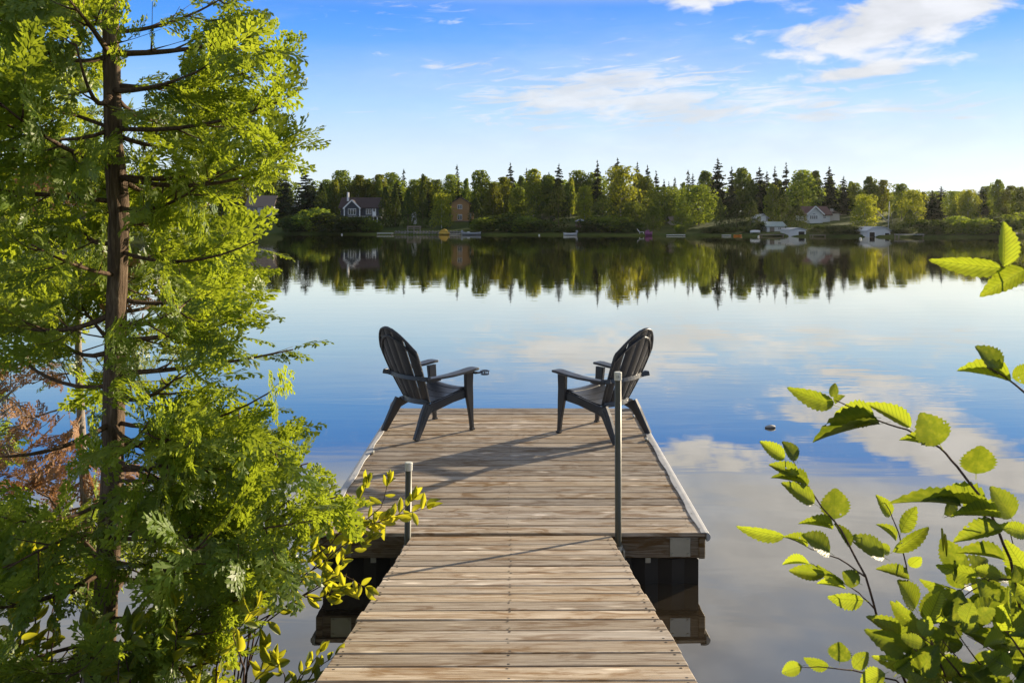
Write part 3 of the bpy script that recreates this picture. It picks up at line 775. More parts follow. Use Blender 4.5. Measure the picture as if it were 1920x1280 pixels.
# ------------------------------------------------------------------ chairs
def sweep_rect(name, pts, sizes, mat, parent, side=Vector((1, 0, 0)), ch=0.006):
    """chamfered rectangular section (w across 'side', h along the other normal) swept through pts"""
    secs = []; pts = [Vector(p) for p in pts]
    for i, p in enumerate(pts):
        a = pts[max(i - 1, 0)]; b = pts[min(i + 1, len(pts) - 1)]; t = (b - a).normalized()
        x = (side - t * side.dot(t)).normalized(); y = t.cross(x)
        w, h = sizes[i] if isinstance(sizes, list) else sizes
        w *= 0.5; h *= 0.5; c = min(ch, w * 0.6, h * 0.6)
        ring = [(-w + c, -h), (w - c, -h), (w, -h + c), (w, h - c), (w - c, h), (-w + c, h), (-w, h - c), (-w, -h + c)]
        secs.append([p + x * u + y * v for u, v in ring])
    return loft(name, secs, mat, parent)

BACKL = 0.78
def back_pt(u, s, off=0.0):
    """surface of the fan-shaped reclined backrest; u across -1..1, s up 0..1"""
    w = 0.185 + 0.095 * math.sin(min(1.0, s / 0.80) * math.pi / 2)
    if s > 0.72: w *= 1 - 0.10 * ((s - 0.72) / 0.28) ** 2
    rec = R(23)
    y = -0.135 - BACKL * s * math.sin(rec) + 0.055 * u * u
    z = 0.30 + BACKL * s * math.cos(rec) - 0.02 * math.sin(s * math.pi)
    n = Vector((-0.30 * u, math.cos(rec), math.sin(rec)))
    return Vector((u * w, y, z)) + n.normalized() * off
def back_top(u): return 1.0 - 0.30 * abs(u) ** 2.3

def build_chair(label, loc, heading, holder):
    ch = thing('adirondack_chair', label, 'chair', loc, 0, 'chairs on the dock'); m = M['resin']
    ch.rotation_euler = (0, 0, heading)
    # five curved back slats with open slots between them
    edges = [-1, -0.62, -0.215, 0.215, 0.62, 1]
    for i in range(5):
        g = 0.028
        u0 = edges[i] + (g if i > 0 else 0); u1 = edges[i + 1] - (g if i < 4 else 0)
        V = []; F = []; NU, NS = 5, 13
        for side, off in ((0, 0.0), (1, -0.011)):
            for b in range(NS):
                for a in range(NU):
                    u = u0 + (u1 - u0) * a / (NU - 1)
                    s = back_top(u * (1 if abs(u) > 0.05 else 1)) * b / (NS - 1)
                    if b == NS - 1 and a in (0, NU - 1): s -= 0.008
                    cup = 0.006 * (1 - (2 * a / (NU - 1) - 1) ** 2)
                    V.append(back_pt(u, s, off - cup))
        n1 = NU * NS
        for b in range(NS - 1):
            for a in range(NU - 1):
                q = b * NU + a
                F.append((q, q + 1, q + 1 + NU, q + NU)); F.append((n1 + q, n1 + q + NU, n1 + q + 1 + NU, n1 + q + 1))
        for b in range(NS - 1):
            q = b * NU; F.append((q, q + NU, n1 + q + NU, n1 + q)); q += NU - 1; F.append((q, n1 + q, n1 + q + NU, q + NU))
        for a in range(NU - 1):
            F.append((a, n1 + a, n1 + a + 1, a + 1)); q = (NS - 1) * NU + a; F.append((q, q + 1, n1 + q + 1, n1 + q))
        sl = mesh_obj('back_slat', V, F, m, ch)
    # raised rim following the arched outline on the rear
    rim = []
    for k in range(9): rim.append(back_pt(-0.97, back_top(-0.97) * k / 8, -0.014))
    for k in range(1, 20):
        u = -0.97 + 1.94 * k / 20; rim.append(back_pt(u, back_top(u) - 0.014, -0.014))
    for k in range(9): rim.append(back_pt(0.97, back_top(0.97) * (8 - k) / 8, -0.014))
    sweep_rect('back_rim', rim, (0.022, 0.020), m, ch, Vector((0, 1, 0.4)), 0.004)
    sweep_rect('upper_rib', [back_pt(u, back_top(u) * 0.86 - 0.015 + 0.05 * (1 - abs(u)), -0.02) for u in np.linspace(-0.93, 0.93, 15)], (0.016, 0.020), m, ch, Vector((0, 1, 0.4)), 0.003)
    # wide band behind the back carrying the arms
    sweep_rect('arm_band', [(-0.345, -0.20, 0.545), (-0.30, -0.265, 0.55)] + [tuple(back_pt(u, 0.375, -0.026)) for u in np.linspace(-0.95, 0.95, 11)] + [(0.30, -0.265, 0.55), (0.345, -0.20, 0.545)], (0.042, 0.022), m, ch, Vector((0, 0.25, 1)), 0.004)
    sweep_rect('lower_rib', [back_pt(u, 0.02, -0.02) for u in np.linspace(-0.98, 0.98, 9)], (0.05, 0.022), m, ch, Vector((0, 0.25, 1)), 0.004)
    # seat of five slats, dished and rolled over at the front
    prof = [(-0.15, 0.292), (-0.06, 0.300), (0.03, 0.318), (0.12, 0.344), (0.21, 0.372), (0.285, 0.392), (0.325, 0.386), (0.342, 0.352)]
    py_ = [p[0] for p in prof]; pz_ = [p[1] for p in prof]
    def seat_pt(u, y, off=0.0):
        return Vector((u * (0.205 + 0.052 * (y + 0.15) / 0.49), y, float(np.interp(y, py_, pz_)) + 0.016 * u * u + off))
    cuts = [-0.15, -0.055, 0.04, 0.135, 0.23, 0.342]
    for i in range(5):
        ya, yb = cuts[i] + (0.004 if i else 0), cuts[i + 1] - (0.004 if i < 4 else 0)
        NY = 9 if i == 4 else 4; NU = 9; V = []; F = []
        for off in (0.0, -0.012):
            for b in range(NY):
                for a in range(NU): V.append(seat_pt(-1 + 2 * a / (NU - 1), ya + (yb - ya) * b / (NY - 1), off))
        n1 = NU * NY
        for b in range(NY - 1):
            for a in range(NU - 1):
                q = b * NU + a; F.append((q, q + 1, q + 1 + NU, q + NU)); F.append((n1 + q, n1 + q + NU, n1 + q + 1 + NU, n1 + q + 1))
        for b in range(NY - 1):
            q = b * NU; F.append((q, q + NU, n1 + q + NU, n1 + q)); q += NU - 1; F.append((q, n1 + q, n1 + q + NU, q + NU))
        for a in range(NU - 1):
            F.append((a, n1 + a, n1 + a + 1, a + 1)); q = (NY - 1) * NU + a; F.append((q, q + 1, n1 + q + 1, n1 + q))
        mesh_obj('seat_slat', V, F, m, ch, True if i == 4 else False)
    box('seat_apron', (0, 0.325, 0.335), (0.52, 0.014, 0.075), m, ch, 0.004)
    for s in (-1, 1):
        X = Vector((1, 0, 0))
        # side rail under the seat that bends down into the splayed rear leg
        sweep_rect('side_rail', [(s * 0.262, 0.31, 0.352), (s * 0.252, 0.12, 0.318), (s * 0.232, -0.06, 0.268), (s * 0.226, -0.16, 0.245)], [(0.026, 0.082), (0.026, 0.074), (0.028, 0.078), (0.034, 0.092)], m, ch, X)
        rl = sweep_rect('rear_leg', [(s * 0.226, -0.135, 0.282), (s * 0.232, -0.185, 0.205), (s * 0.246, -0.245, 0.095), (s * 0.256, -0.298, 0.0)], [(0.050, 0.100), (0.054, 0.088), (0.050, 0.070), (0.046, 0.058)], m, ch, X, 0.010)
        sweep_rect('leg_rib', [(s * 0.252, -0.150, 0.270), (s * 0.262, -0.205, 0.185), (s * 0.274, -0.292, 0.01)], [(0.012, 0.022), (0.012, 0.018), (0.010, 0.014)], m, rl, X, 0.003)
        # tapering front leg up to the arm
        fl = sweep_rect('front_leg', [(s * 0.288, 0.335, 0.0), (s * 0.286, 0.322, 0.15), (s * 0.282, 0.308, 0.30), (s * 0.282, 0.298, 0.42), (s * 0.290, 0.292, 0.548)], [(0.036, 0.036), (0.038, 0.048), (0.040, 0.078), (0.042, 0.088), (0.046, 0.094)], m, ch, X, 0.007)
        box('foot', (s * 0.288, 0.337, 0.011), (0.046, 0.046, 0.022), m, fl, 0.006)
        # paddle arm
        sweep_rect('armrest', [(s * 0.322, -0.235, 0.545), (s * 0.328, -0.10, 0.548), (s * 0.325, 0.05, 0.553), (s * 0.318, 0.20, 0.566), (s * 0.314, 0.31, 0.580), (s * 0.313, 0.352, 0.581), (s * 0.313, 0.372, 0.578)], [(0.064, 0.022), (0.078, 0.022), (0.104, 0.022), (0.122, 0.022), (0.124, 0.022), (0.110, 0.022), (0.080, 0.020)], m, ch, X, 0.006)
        sweep_rect('arm_brace', [(s * 0.300, -0.20, 0.524), (s * 0.306, -0.06, 0.526)], [(0.040, 0.030), (0.030, 0.018)], m, ch, X, 0.004)
    if holder:
        h = sweep_rect('cup_holder', [(0.345, 0.315, 0.548), (0.352, 0.355, 0.544), (0.356, 0.40, 0.545)], [(0.05, 0.022), (0.03, 0.016), (0.03, 0.016)], M['chrome'], ch, Vector((1, 0, 0)), 0.004)
        for zz, rr in ((0.552, 0.038), (0.522, 0.034)):
            c = Vector((0.358, 0.436, zz)); pts = [c + Vector((rr * math.cos(a), rr * math.sin(a), 0)) for a in np.linspace(0, 2 * math.pi, 21)]
            sweep_rect('holder_ring', pts, (0.010, 0.014), M['chrome'], h, Vector((0, 0, 1)), 0.002)
        for a in (0.6, 2.5, 4.7):
            tube('holder_strut', [(0.358 + 0.037 * math.cos(a), 0.436 + 0.037 * math.sin(a), 0.552), (0.358 + 0.034 * math.cos(a), 0.436 + 0.034 * math.sin(a), 0.522)], 0.004, M['chrome'], h, 6)
    return ch
def place_chair(rn, fn, rf, ff, label, holder):
    pts = [deck(*p) for p in (rn, fn, rf, ff) if p]
    a, b, c = deck(*rn), deck(*fn), deck(*rf)
    f = (b - a); ff_ = deck(*ff) if ff else b + (c - a)
    ctr = (a + b + c + ff_) / 4; f2 = ((b - a) + (ff_ - c)) / 2
    heading = math.atan2(-f2.x, f2.y)
    k = (ZD2 - ZD1) / (D2 - D1); ctr.z = ZD1 + k * (ctr.y - D1) + 0.003
    o = build_chair(label, ctr, heading, holder)
    return o
CH1 = place_chair((779, 828), (881, 808), (717, 808), (811, 785), 'charcoal resin adirondack chair with a cup holder, on the left of the dock', True)
CH2 = place_chair((1152, 832), (1057, 810), (1218, 815), None, 'charcoal resin adirondack chair behind the tall pipe, on the right of the dock', False)
for c in (CH1, CH2): c.scale = (0.98, 0.98, 0.985)
#@@DOCK_END

# ------------------------------------------------------------------ buildings across the lake
MP = lambda n, c, r=0.7, **k: mat_plain(n, c, r, **k)
def mat_siding(name, col, pitch=0.22):
    m, t, b = principled(name, col, 0.65, 0, 0.3)
    co = t.new('ShaderNodeTexCoord').outputs['Object']; sp = t.new('ShaderNodeSeparateXYZ'); t.put(sp.inputs[0], co)
    f = t.math('FRACT', t.math('DIVIDE', sp.outputs[2], pitch)); n = t.noise(co, 0.8, 4)
    c = t.mix(n, tuple(0.86 * x for x in col) + (1,), tuple(min(1, 1.08 * x) for x in col) + (1,))
    t.put(b.inputs['Base Color'], c); t.put(b.inputs['Normal'], t.bump(f, 0.7, 0.03))
    return m
B = {'white': mat_siding('white_siding', (0.70, 0.70, 0.68)), 'navy': mat_siding('dark_slate_siding', (0.055, 0.065, 0.080)), 'orange': mat_siding('orange_board_siding', (0.38, 0.215, 0.085)),
     'grey': mat_siding('grey_siding', (0.42, 0.41, 0.38)), 'cream': mat_siding('cream_siding', (0.62, 0.55, 0.45)), 'trim': MP('white_trim', (0.78, 0.78, 0.76)), 'glass': mat_plain('dark_window_glass', (0.03, 0.035, 0.04), 0.08, 0, 0.2, 2, 0.6),
     'taupe': MP('taupe_shingles', (0.24, 0.19, 0.16), 0.9, scale=2.0, bump=0.03), 'dark': MP('dark_brown_shingles', (0.050, 0.036, 0.036), 0.9, scale=2.0, bump=0.03), 'red': MP('brick_red_shingles', (0.135, 0.075, 0.065), 0.9, scale=2.0, bump=0.03),
     'green': MP('pale_green_metal_roof', (0.36, 0.44, 0.41), 0.5), 'pale': MP('pale_grey_metal_roof', (0.50, 0.53, 0.55), 0.45), 'wood': MP('grey_timber', (0.22, 0.18, 0.14), 0.85), 'black': MP('opening_shade_black', (0.012, 0.012, 0.012), 0.9),
     'yellow': MP('yellow_plastic', (0.60, 0.38, 0.06), 0.4), 'okayak': MP('orange_plastic', (0.75, 0.22, 0.015), 0.4), 'purple': MP('purple_plastic', (0.22, 0.06, 0.16), 0.45), 'hull': MP('white_hull', (0.68, 0.68, 0.66), 0.35), 'greyhull': MP('grey_hull', (0.30, 0.32, 0.34), 0.4),
     'stone': mat_plain('stone_wall', (0.20, 0.19, 0.17), 0.9, 0, 0.4, 1.5, 0.2, 0.05), 'brown': mat_siding('brown_siding', (0.16, 0.10, 0.07))}

def gable_roof(name, x0, x1, y0, y1, z, h, axis, over, mat, parent, th=0.22):
    x0 -= over; x1 += over; y0 -= over; y1 += over
    if axis == 'x':
        ym = (y0 + y1) / 2; V = [(x0, y0, z), (x0, ym, z + h), (x0, y1, z), (x1, y0, z), (x1, ym, z + h), (x1, y1, z)]
    else:
        xm = (x0 + x1) / 2; V = [(x0, y0, z), (xm, y0, z + h), (x1, y0, z), (x0, y1, z), (xm, y1, z + h), (x1, y1, z)]
    W = V + [(a, b, c - th) for a, b, c in V]
    F = [(0, 1, 4, 3), (1, 2, 5, 4), (6, 9, 10, 7), (7, 10, 11, 8), (0, 3, 9, 6), (2, 8, 11, 5), (0, 6, 7, 1), (1, 7, 8, 2), (3, 4, 10, 9), (4, 5, 11, 10)]
    return mesh_obj(name, W, F, mat, parent)
def gable_wall(name, x0, x1, y, z0, z1, zt, th, mat, parent):
    xm = (x0 + x1) / 2; P = [(x0, z0), (x1, z0), (x1, z1), (xm, zt), (x0, z1)]
    V = [(a, y, b) for a, b in P] + [(a, y + th, b) for a, b in P]
    F = [(0, 1, 2, 3, 4), (9, 8, 7, 6, 5)] + [(i, 5 + i, 5 + (i + 1) % 5, (i + 1) % 5) for i in range(5)]
    return mesh_obj(name, V, F, mat, parent)
def window(x0, x1, z0, z1, y, parent, nx=2, nz=1, name='window'):
    """framed window standing proud of the wall at y (front face towards the lake)"""
    w = box(name, ((x0 + x1) / 2, y - 0.03, (z0 + z1) / 2), (x1 - x0, 0.06, z1 - z0), B['trim'], parent)
    f = 0.09; cw = (x1 - x0 - f * (nx + 1)) / nx; chh = (z1 - z0 - f * (nz + 1)) / nz
    for i in range(nx):
        for j in range(nz):
            box('pane', (x0 + f + (cw + f) * i + cw / 2, y - 0.064, z0 + f + (chh + f) * j + chh / 2), (cw, 0.012, chh), B['glass'], w)
    return w
def site(px, t, name, label, cat, group=None, rz=0.0):
    p = ground_at(px, t); o = thing(name, label, cat, p, rz, group); return o, p.y / FOC, p.z
def zof(py, s, gz): return CAMZ + (HY - py) * s - gz       # local height of a photograph row

def cottage_left():
    o, s, g = site(487, 40, 'cottage', 'white lakeside cottage with a taupe shingle roof and a railed deck', 'house')
    w = 24.5 * s; e = zof(387, s, g); r = zof(366, s, g); b = zof(405, s, g)
    box('wall', (0, 3.0, (b + e) / 2 - 0.5), (w * 2, 6.0, e - b + 1.0), B['white'], o)
    gable_roof('roof', -w, w, 0.0, 6.0, e, r - e, 'x', 0.5, B['taupe'], o)
    window(-w + 0.9, -w + 3.2, b + 0.5, e - 0.25, 0, o, 2); window(0.4, 2.6, b + 1.0, e - 0.5, 0, o, 2)
    dk = box('deck_floor', (0.2, -1.0, b - 0.1), (w * 2 - 1.0, 1.9, 0.2), B['wood'], o)
    box('deck_rail', (0.2, -1.92, b + 0.85), (w * 2 - 1.0, 0.08, 0.10), B['wood'], o)
    for i in range(9): box('baluster', (-w + 0.9 + i * (w * 2 - 1.4) / 8, -1.92, b + 0.30), (0.10, 0.07, 1.0), B['wood'], o)
    box('foundation', (0, 3.0, b - 1.35), (w * 2 - 0.3, 5.8, 0.7), B['stone'], o)
cottage_left()
def house_dark():
    o, s, g = site(672, 24, 'cottage', 'dark slate cottage with a white-trimmed front gable and dark brown roof', 'house')
    X = lambda px: (px - 672) * s
    e = zof(389, s, g); r = zof(369, s, g); b = zof(405, s, g)
    box('wall', ((X(636) + X(710)) / 2, 5.2, (b + e) / 2), (X(710) - X(636), 7.0, e - b), B['navy'], o)
    gable_roof('roof', X(636), X(710), 1.7, 8.7, e, r - e, 'x', 0.5, B['dark'], o)
    box('chimney', (X(647), 3.6, zof(368, s, g)), (0.45, 0.45, 2.2), B['trim'], o)
    gw = gable_wall('gable', X(645), X(674), 0.4, b, e - 0.2, zof(377, s, g), 1.6, B['navy'], o)
    gable_roof('gable_roof', X(645), X(674), 0.4, 5.0, e - 0.3, zof(376, s, g) - e + 0.5, 'y', 0.35, B['dark'], o, 0.15)
    a = Vector((X(643), 0.0, e - 0.35)); t_ = Vector((X(659.5), 0.0, zof(376, s, g) + 0.1)); c = Vector((X(676), 0.0, e - 0.35))
    for p, q in ((a, t_), (t_, c)): sweep_rect('gable_trim', [p, q], (0.12, 0.30), B['trim'], o, Vector((0, 1, 0)), 0.01)
    for px in (645, 674): box('corner_trim', (X(px), 0.36, (b + e) / 2 - 0.1), (0.24, 0.12, e - b), B['trim'], o)
    window(X(652), X(667), b + 0.3, e - 0.3, 0.38, o, 3); window(X(684), X(694), b + 0.4, e - 0.3, 1.68, o, 2)
    d = box('door', (X(699.5), 1.66, b + 1.05), (0.9, 0.08, 2.1), B['trim'], o); box('pane', (X(699.5), 1.61, b + 1.5), (0.5, 0.02, 0.8), B['glass'], d)
    box('deck_floor', ((X(640) + X(711)) / 2, 0.4, b - 0.12), (X(711) - X(640), 3.6, 0.22), B['grey'], o)
    for px in (694, 702, 709): box('deck_post', (X(px), -1.2, b / 2 - 0.6), (0.22, 0.22, b + 1.0), B['trim'], o)
    box('basement_wall', ((X(636) + X(710)) / 2, 5.0, b / 2 - 0.5), (X(708) - X(638), 6.6, b + 0.9), B['navy'], o)
house_dark()
def house_orange():
    o, s, g = site(868, 27, 'house', 'two-storey orange wooden house with white windows and a dark roof', 'house')
    X = lambda px: (px - 868) * s
    e = zof(381, s, g); r = zof(369, s, g)
    box('wall', ((X(846) + X(880)) / 2, 3.6, e / 2), (X(880) - X(846), 7.0, e), B['orange'], o)
    gable_wall('gable', X(846), X(880), 0.06, e - 0.02, e + 0.02, r - 0.2, 6.9, B['orange'], o)
    gable_roof('roof', X(846), X(880), 0.1, 7.1, e, r - e, 'y', 0.45, B['dark'], o)
    for z0, z1 in ((zof(392, s, g), zof(384, s, g)), (zof(412, s, g), zof(402, s, g))): window(X(858), X(866.5), z0, z1, 0.06, o, 2)
    box('porch_wall', (X(881), 2.5, 1.2), (X(886) - X(876), 4.0, 2.6), B['orange'], o); window(X(877.5), X(883), zof(411, s, g), zof(400, s, g), 0.48, o, 1)
    gable_roof('porch_roof', X(876), X(886), 0.5, 4.5, 2.5, 1.2, 'x', 0.3, B['dark'], o)
    box('deck_floor', (X(868), -0.8, 0.1), (X(884) - X(852), 1.6, 0.2), B['wood'], o)
house_orange()
def house_white():
    o, s, g = site(1548, 24, 'house', 'white house with a brick red roof and an arched gable window', 'house'); o.scale = (1.12, 1.12, 1.15)
    X = lambda px: (px - 1548) * s
    e = zof(404, s, g); r = zof(390, s, g)
    box('wall', ((X(1519) + X(1560)) / 2, 4.4, e / 2 - 0.2), (X(1560) - X(1519), 6.0, e + 0.4), B['white'], o)
    gable_roof('roof', X(1521), X(1560), 1.4, 7.4, e, r - e, 'x', 0.4, B['red'], o)
    gable_wall('gable', X(1519), X(1545), 0.5, -0.3, e, zof(393, s, g), 1.0, B['white'], o)
    gable_roof('gable_roof', X(1519), X(1545), 0.5, 4.5, e, zof(391.5, s, g) - e, 'y', 0.3, B['red'], o, 0.16)
    a = Vector((X(1517), 0.14, e - 0.05)); m = Vector((X(1532), 0.14, zof(391, s, g))); c = Vector((X(1547), 0.14, e - 0.05))
    for p, q in ((a, m), (m, c)): sweep_rect('gable_trim', [p, q], (0.10, 0.22), B['trim'], o, Vector((0, 1, 0)), 0.01)
    window(X(1522.5), X(1536.5), zof(412, s, g), zof(405.5, s, g), 0.5, o, 4, 2); window(X(1527), X(1533), zof(405, s, g), zof(402, s, g), 0.5, o, 2)
    window(X(1548), X(1553), zof(411, s, g), zof(405, s, g), 1.38, o, 2, 2)
    box('wing_wall', ((X(1560) + X(1580)) / 2, 5.0, 0.95), (X(1580) - X(1560) - 0.05, 5.0, zof(404.5, s, g)), B['cream'], o)
    gable_roof('wing_roof', X(1561), X(1580), 2.5, 7.5, zof(404, s, g), zof(401, s, g) - zof(404, s, g) + 0.35, 'y', 0.25, B['taupe'], o, 0.12)
    box('chimney', (X(1573), 4.6, zof(400, s, g)), (0.5, 0.5, 1.3), B['grey'], o)
house_white()
def boathouse(px0, px1, t, py_eave, py_top, label, gambrel, doors, base_py=444):
    c = (px0 + px1) / 2; o, s, g = site(c, t, 'boathouse', label, 'boathouse'); o.location.z = 0.02; g = 0.02
    w = (px1 - px0) / 2 * s; e = zof(py_eave, s, g); r = zof(py_top, s, g)
    P = [(-w, -0.1), (w, -0.1), (w, e), (w * 0.55, r - 0.22 * (r - e)), (0, r), (-w * 0.55, r - 0.22 * (r - e)), (-w, e)] if gambrel else [(-w, -0.1), (w, -0.1), (w, e), (0, r), (-w, e)]
    n = len(P); V = [(a, 0, b) for a, b in P] + [(a, 5.5, b) for a, b in P]
    F = [tuple(range(n)), tuple(reversed(range(n, 2 * n)))] + [(i, n + i, n + (i + 1) % n, (i + 1) % n) for i in range(n)]
    mesh_obj('wall', V, F, B['white'], o)
    k = P[2:]; V = []; F = []
    for (a, b) in k: V += [(a * 1.07, -0.25, b + 0.02), (a * 1.07, 5.7, b + 0.02), (a * 1.07, -0.25, b + 0.14), (a * 1.07, 5.7, b + 0.14)]
    for i in range(len(k) - 1):
        q = i * 4; F += [(q + 2, q + 3, q + 7, q + 6), (q, q + 4, q + 5, q + 1), (q, q + 2, q + 6, q + 4), (q + 1, q + 5, q + 7, q + 3)]
    F += [(0, 1, 3, 2), (len(V) - 4, len(V) - 2, len(V) - 1, len(V) - 3)]
    mesh_obj('roof', V, F, B['pale'], o)
    for (a, b, top) in doors:
        x0, x1 = (a - c) * s, (b - c) * s; zt = zof(top, s, g)
        dd = box('door_shade_panel', ((x0 + x1) / 2, -0.02, zt / 2), (x1 - x0, 0.05, zt), B['black'], o)  # solid black panel, the unlit inside put into its colour
        for xx in (x0 - 0.06, x1 + 0.06): box('door_frame', (xx, -0.03, zt / 2), (0.12, 0.1, zt), B['trim'], dd)
        box('door_frame', ((x0 + x1) / 2, -0.03, zt + 0.06), (x1 - x0 + 0.24, 0.1, 0.12), B['trim'], dd)
    return o
boathouse(1626, 1670, 0.5, 434, 426, 'white boathouse with a gambrel roof and two dark doors at the water', True, [(1630, 1640, 435.5), (1659, 1667, 437)])
boathouse(1480, 1511, 0.5, 432, 428, 'small white boathouse with one dark opening beside the green-roofed shed', False, [(1497, 1508.5, 434)])
def sheds():
    o, s, g = site(1455, 7, 'shed', 'white shed with a pale green metal roof above the waterline', 'shed'); w = 16.5 * s; e = zof(424, s, g); r = zof(415.5, s, g)
    box('wall', (0, 2.5, e / 2 - 0.3), (w * 2, 5, e + 0.6), B['white'], o); gable_roof('roof', -w, w, 0, 5, e, r - e, 'x', 0.35, B['green'], o, 0.1)
    d = box('door', (-w * 0.45, -0.03, e * 0.40), (0.9, 0.06, e * 0.85), B['wood'], o); window(w * 0.2, w * 0.62, e * 0.35, e * 0.8, 0, o, 2)
    o, s, g = site(1431, 20, 'garage', 'grey gabled garage behind the green-roofed shed', 'garage'); w = 8.5 * s; e = zof(409, s, g); r = zof(402, s, g)
    gable_wall('wall', -w, w, 0, -0.3, e, r, 5.0, B['grey'], o); gable_roof('roof', -w, w, 0, 5, e, r - e + 0.1, 'y', 0.3, B['pale'], o, 0.1)
    box('door', (0, -0.03, 0.95), (w * 1.1, 0.06, 1.9), B['trim'], o)
    o, s, g = site(776, 22, 'shed', 'tiny white garden shed between two columnar cedars', 'shed'); w = 4.2 * s; e = zof(403, s, g); r = zof(397, s, g)
    gable_wall('wall', -w, w, 0, -0.3, e, r, 1.6, B['white'], o); gable_roof('roof', -w, w, 0, 1.6, e, r - e + 0.08, 'y', 0.15, B['pale'], o, 0.08); window(-w * 0.4, w * 0.4, e * 0.45, e * 0.8, 0, o, 1)
    o, s, g = site(1272, 20, 'cottage', 'pinkish cream cottage half hidden by the wide broadleaf trees', 'house'); w = 13 * s; e = zof(413, s, g); r = zof(405, s, g)
    box('wall', (0, 2.5, e / 2 - 0.2), (w * 2, 5, e + 0.4), B['cream'], o); gable_roof('roof', -w, w, 0, 5, e, r - e, 'x', 0.4, B['taupe'], o); window(-w * 0.6, -w * 0.1, e * 0.35, e * 0.8, 0, o, 2)
    o, s, g = site(1026, 17, 'cottage', 'low brown cottage with white porch posts among the cedars', 'house'); w = 13 * s; e = zof(413, s, g); r = zof(404, s, g)
    box('wall', (0, 3.5, e / 2 - 0.2), (w * 2, 5, e + 0.4), B['brown'], o); gable_roof('roof', -w, w, -0.4, 6, e, r - e, 'x', 0.3, B['dark'], o)
    for k in range(4): box('porch_post', (-w + 0.2 + k * (w * 2 - 0.4) / 3, -0.4, e / 2 - 0.15), (0.16, 0.16, e + 0.2), B['trim'], o)
    window(-w * 0.5, w * 0.1, e * 0.4, e * 0.8, 1.0, o, 2)
    o, s, g = site(557, 52, 'cottage', 'small grey cottage glimpsed far back beside the dark spruce', 'house'); w = 10 * s; e = zof(389, s, g); r = zof(383, s, g)
    box('wall', (0, 2.5, e / 2 - 0.2), (w * 2, 5, e + 0.4), B['grey'], o); gable_roof('roof', -w, w, 0, 5, e, r - e, 'x', 0.4, B['pale'], o); window(-w * 0.6, 0, e * 0.4, e * 0.8, 0, o, 2)
    o, s, g = site(574, 30, 'pergola', 'open white pergola on the lawn left of the dark cottage', 'pergola'); w = 9 * s; e = zof(393, s, g)
    for x in (-w, w):
        for y in (0, 2.5): box('post', (x, y, e / 2), (0.2, 0.2, e), B['trim'], o)
    for y in (0, 2.5): box('beam', (0, y, e + 0.1), (w * 2 + 0.6, 0.16, 0.2), B['trim'], o)
    for k in range(5): box('rafter', (-w + k * w / 2, 1.25, e + 0.27), (0.1, 3.2, 0.14), B['trim'], o)
    o, s, g = site(1089, 13, 'gazebo', 'small dark gazebo with a pale roof near the far bank', 'gazebo'); w = 8.5 * s; e = zof(414, s, g); r = zof(410, s, g)
    for x in (-w, 0, w):
        for y in (0, 2.2): box('post', (x, y, e / 2), (0.14, 0.14, e), B['wood'], o)
    box('screen_wall', (0, 1.1, e * 0.4), (w * 1.9, 2.0, e * 0.78), B['brown'], o)
    V = [(-w * 1.15, -0.3, e), (w * 1.15, -0.3, e), (w * 1.15, 2.5, e), (-w * 1.15, 2.5, e), (0, 1.1, r)]
    mesh_obj('roof', V + [(a, b, c - 0.1) for a, b, c in V[:4]], [(0, 1, 4), (1, 2, 4), (2, 3, 4), (3, 0, 4), (8, 7, 6, 5), (0, 5, 6, 1), (1, 6, 7, 2), (2, 7, 8, 3), (3, 8, 5, 0)], B['pale'], o)
sheds()

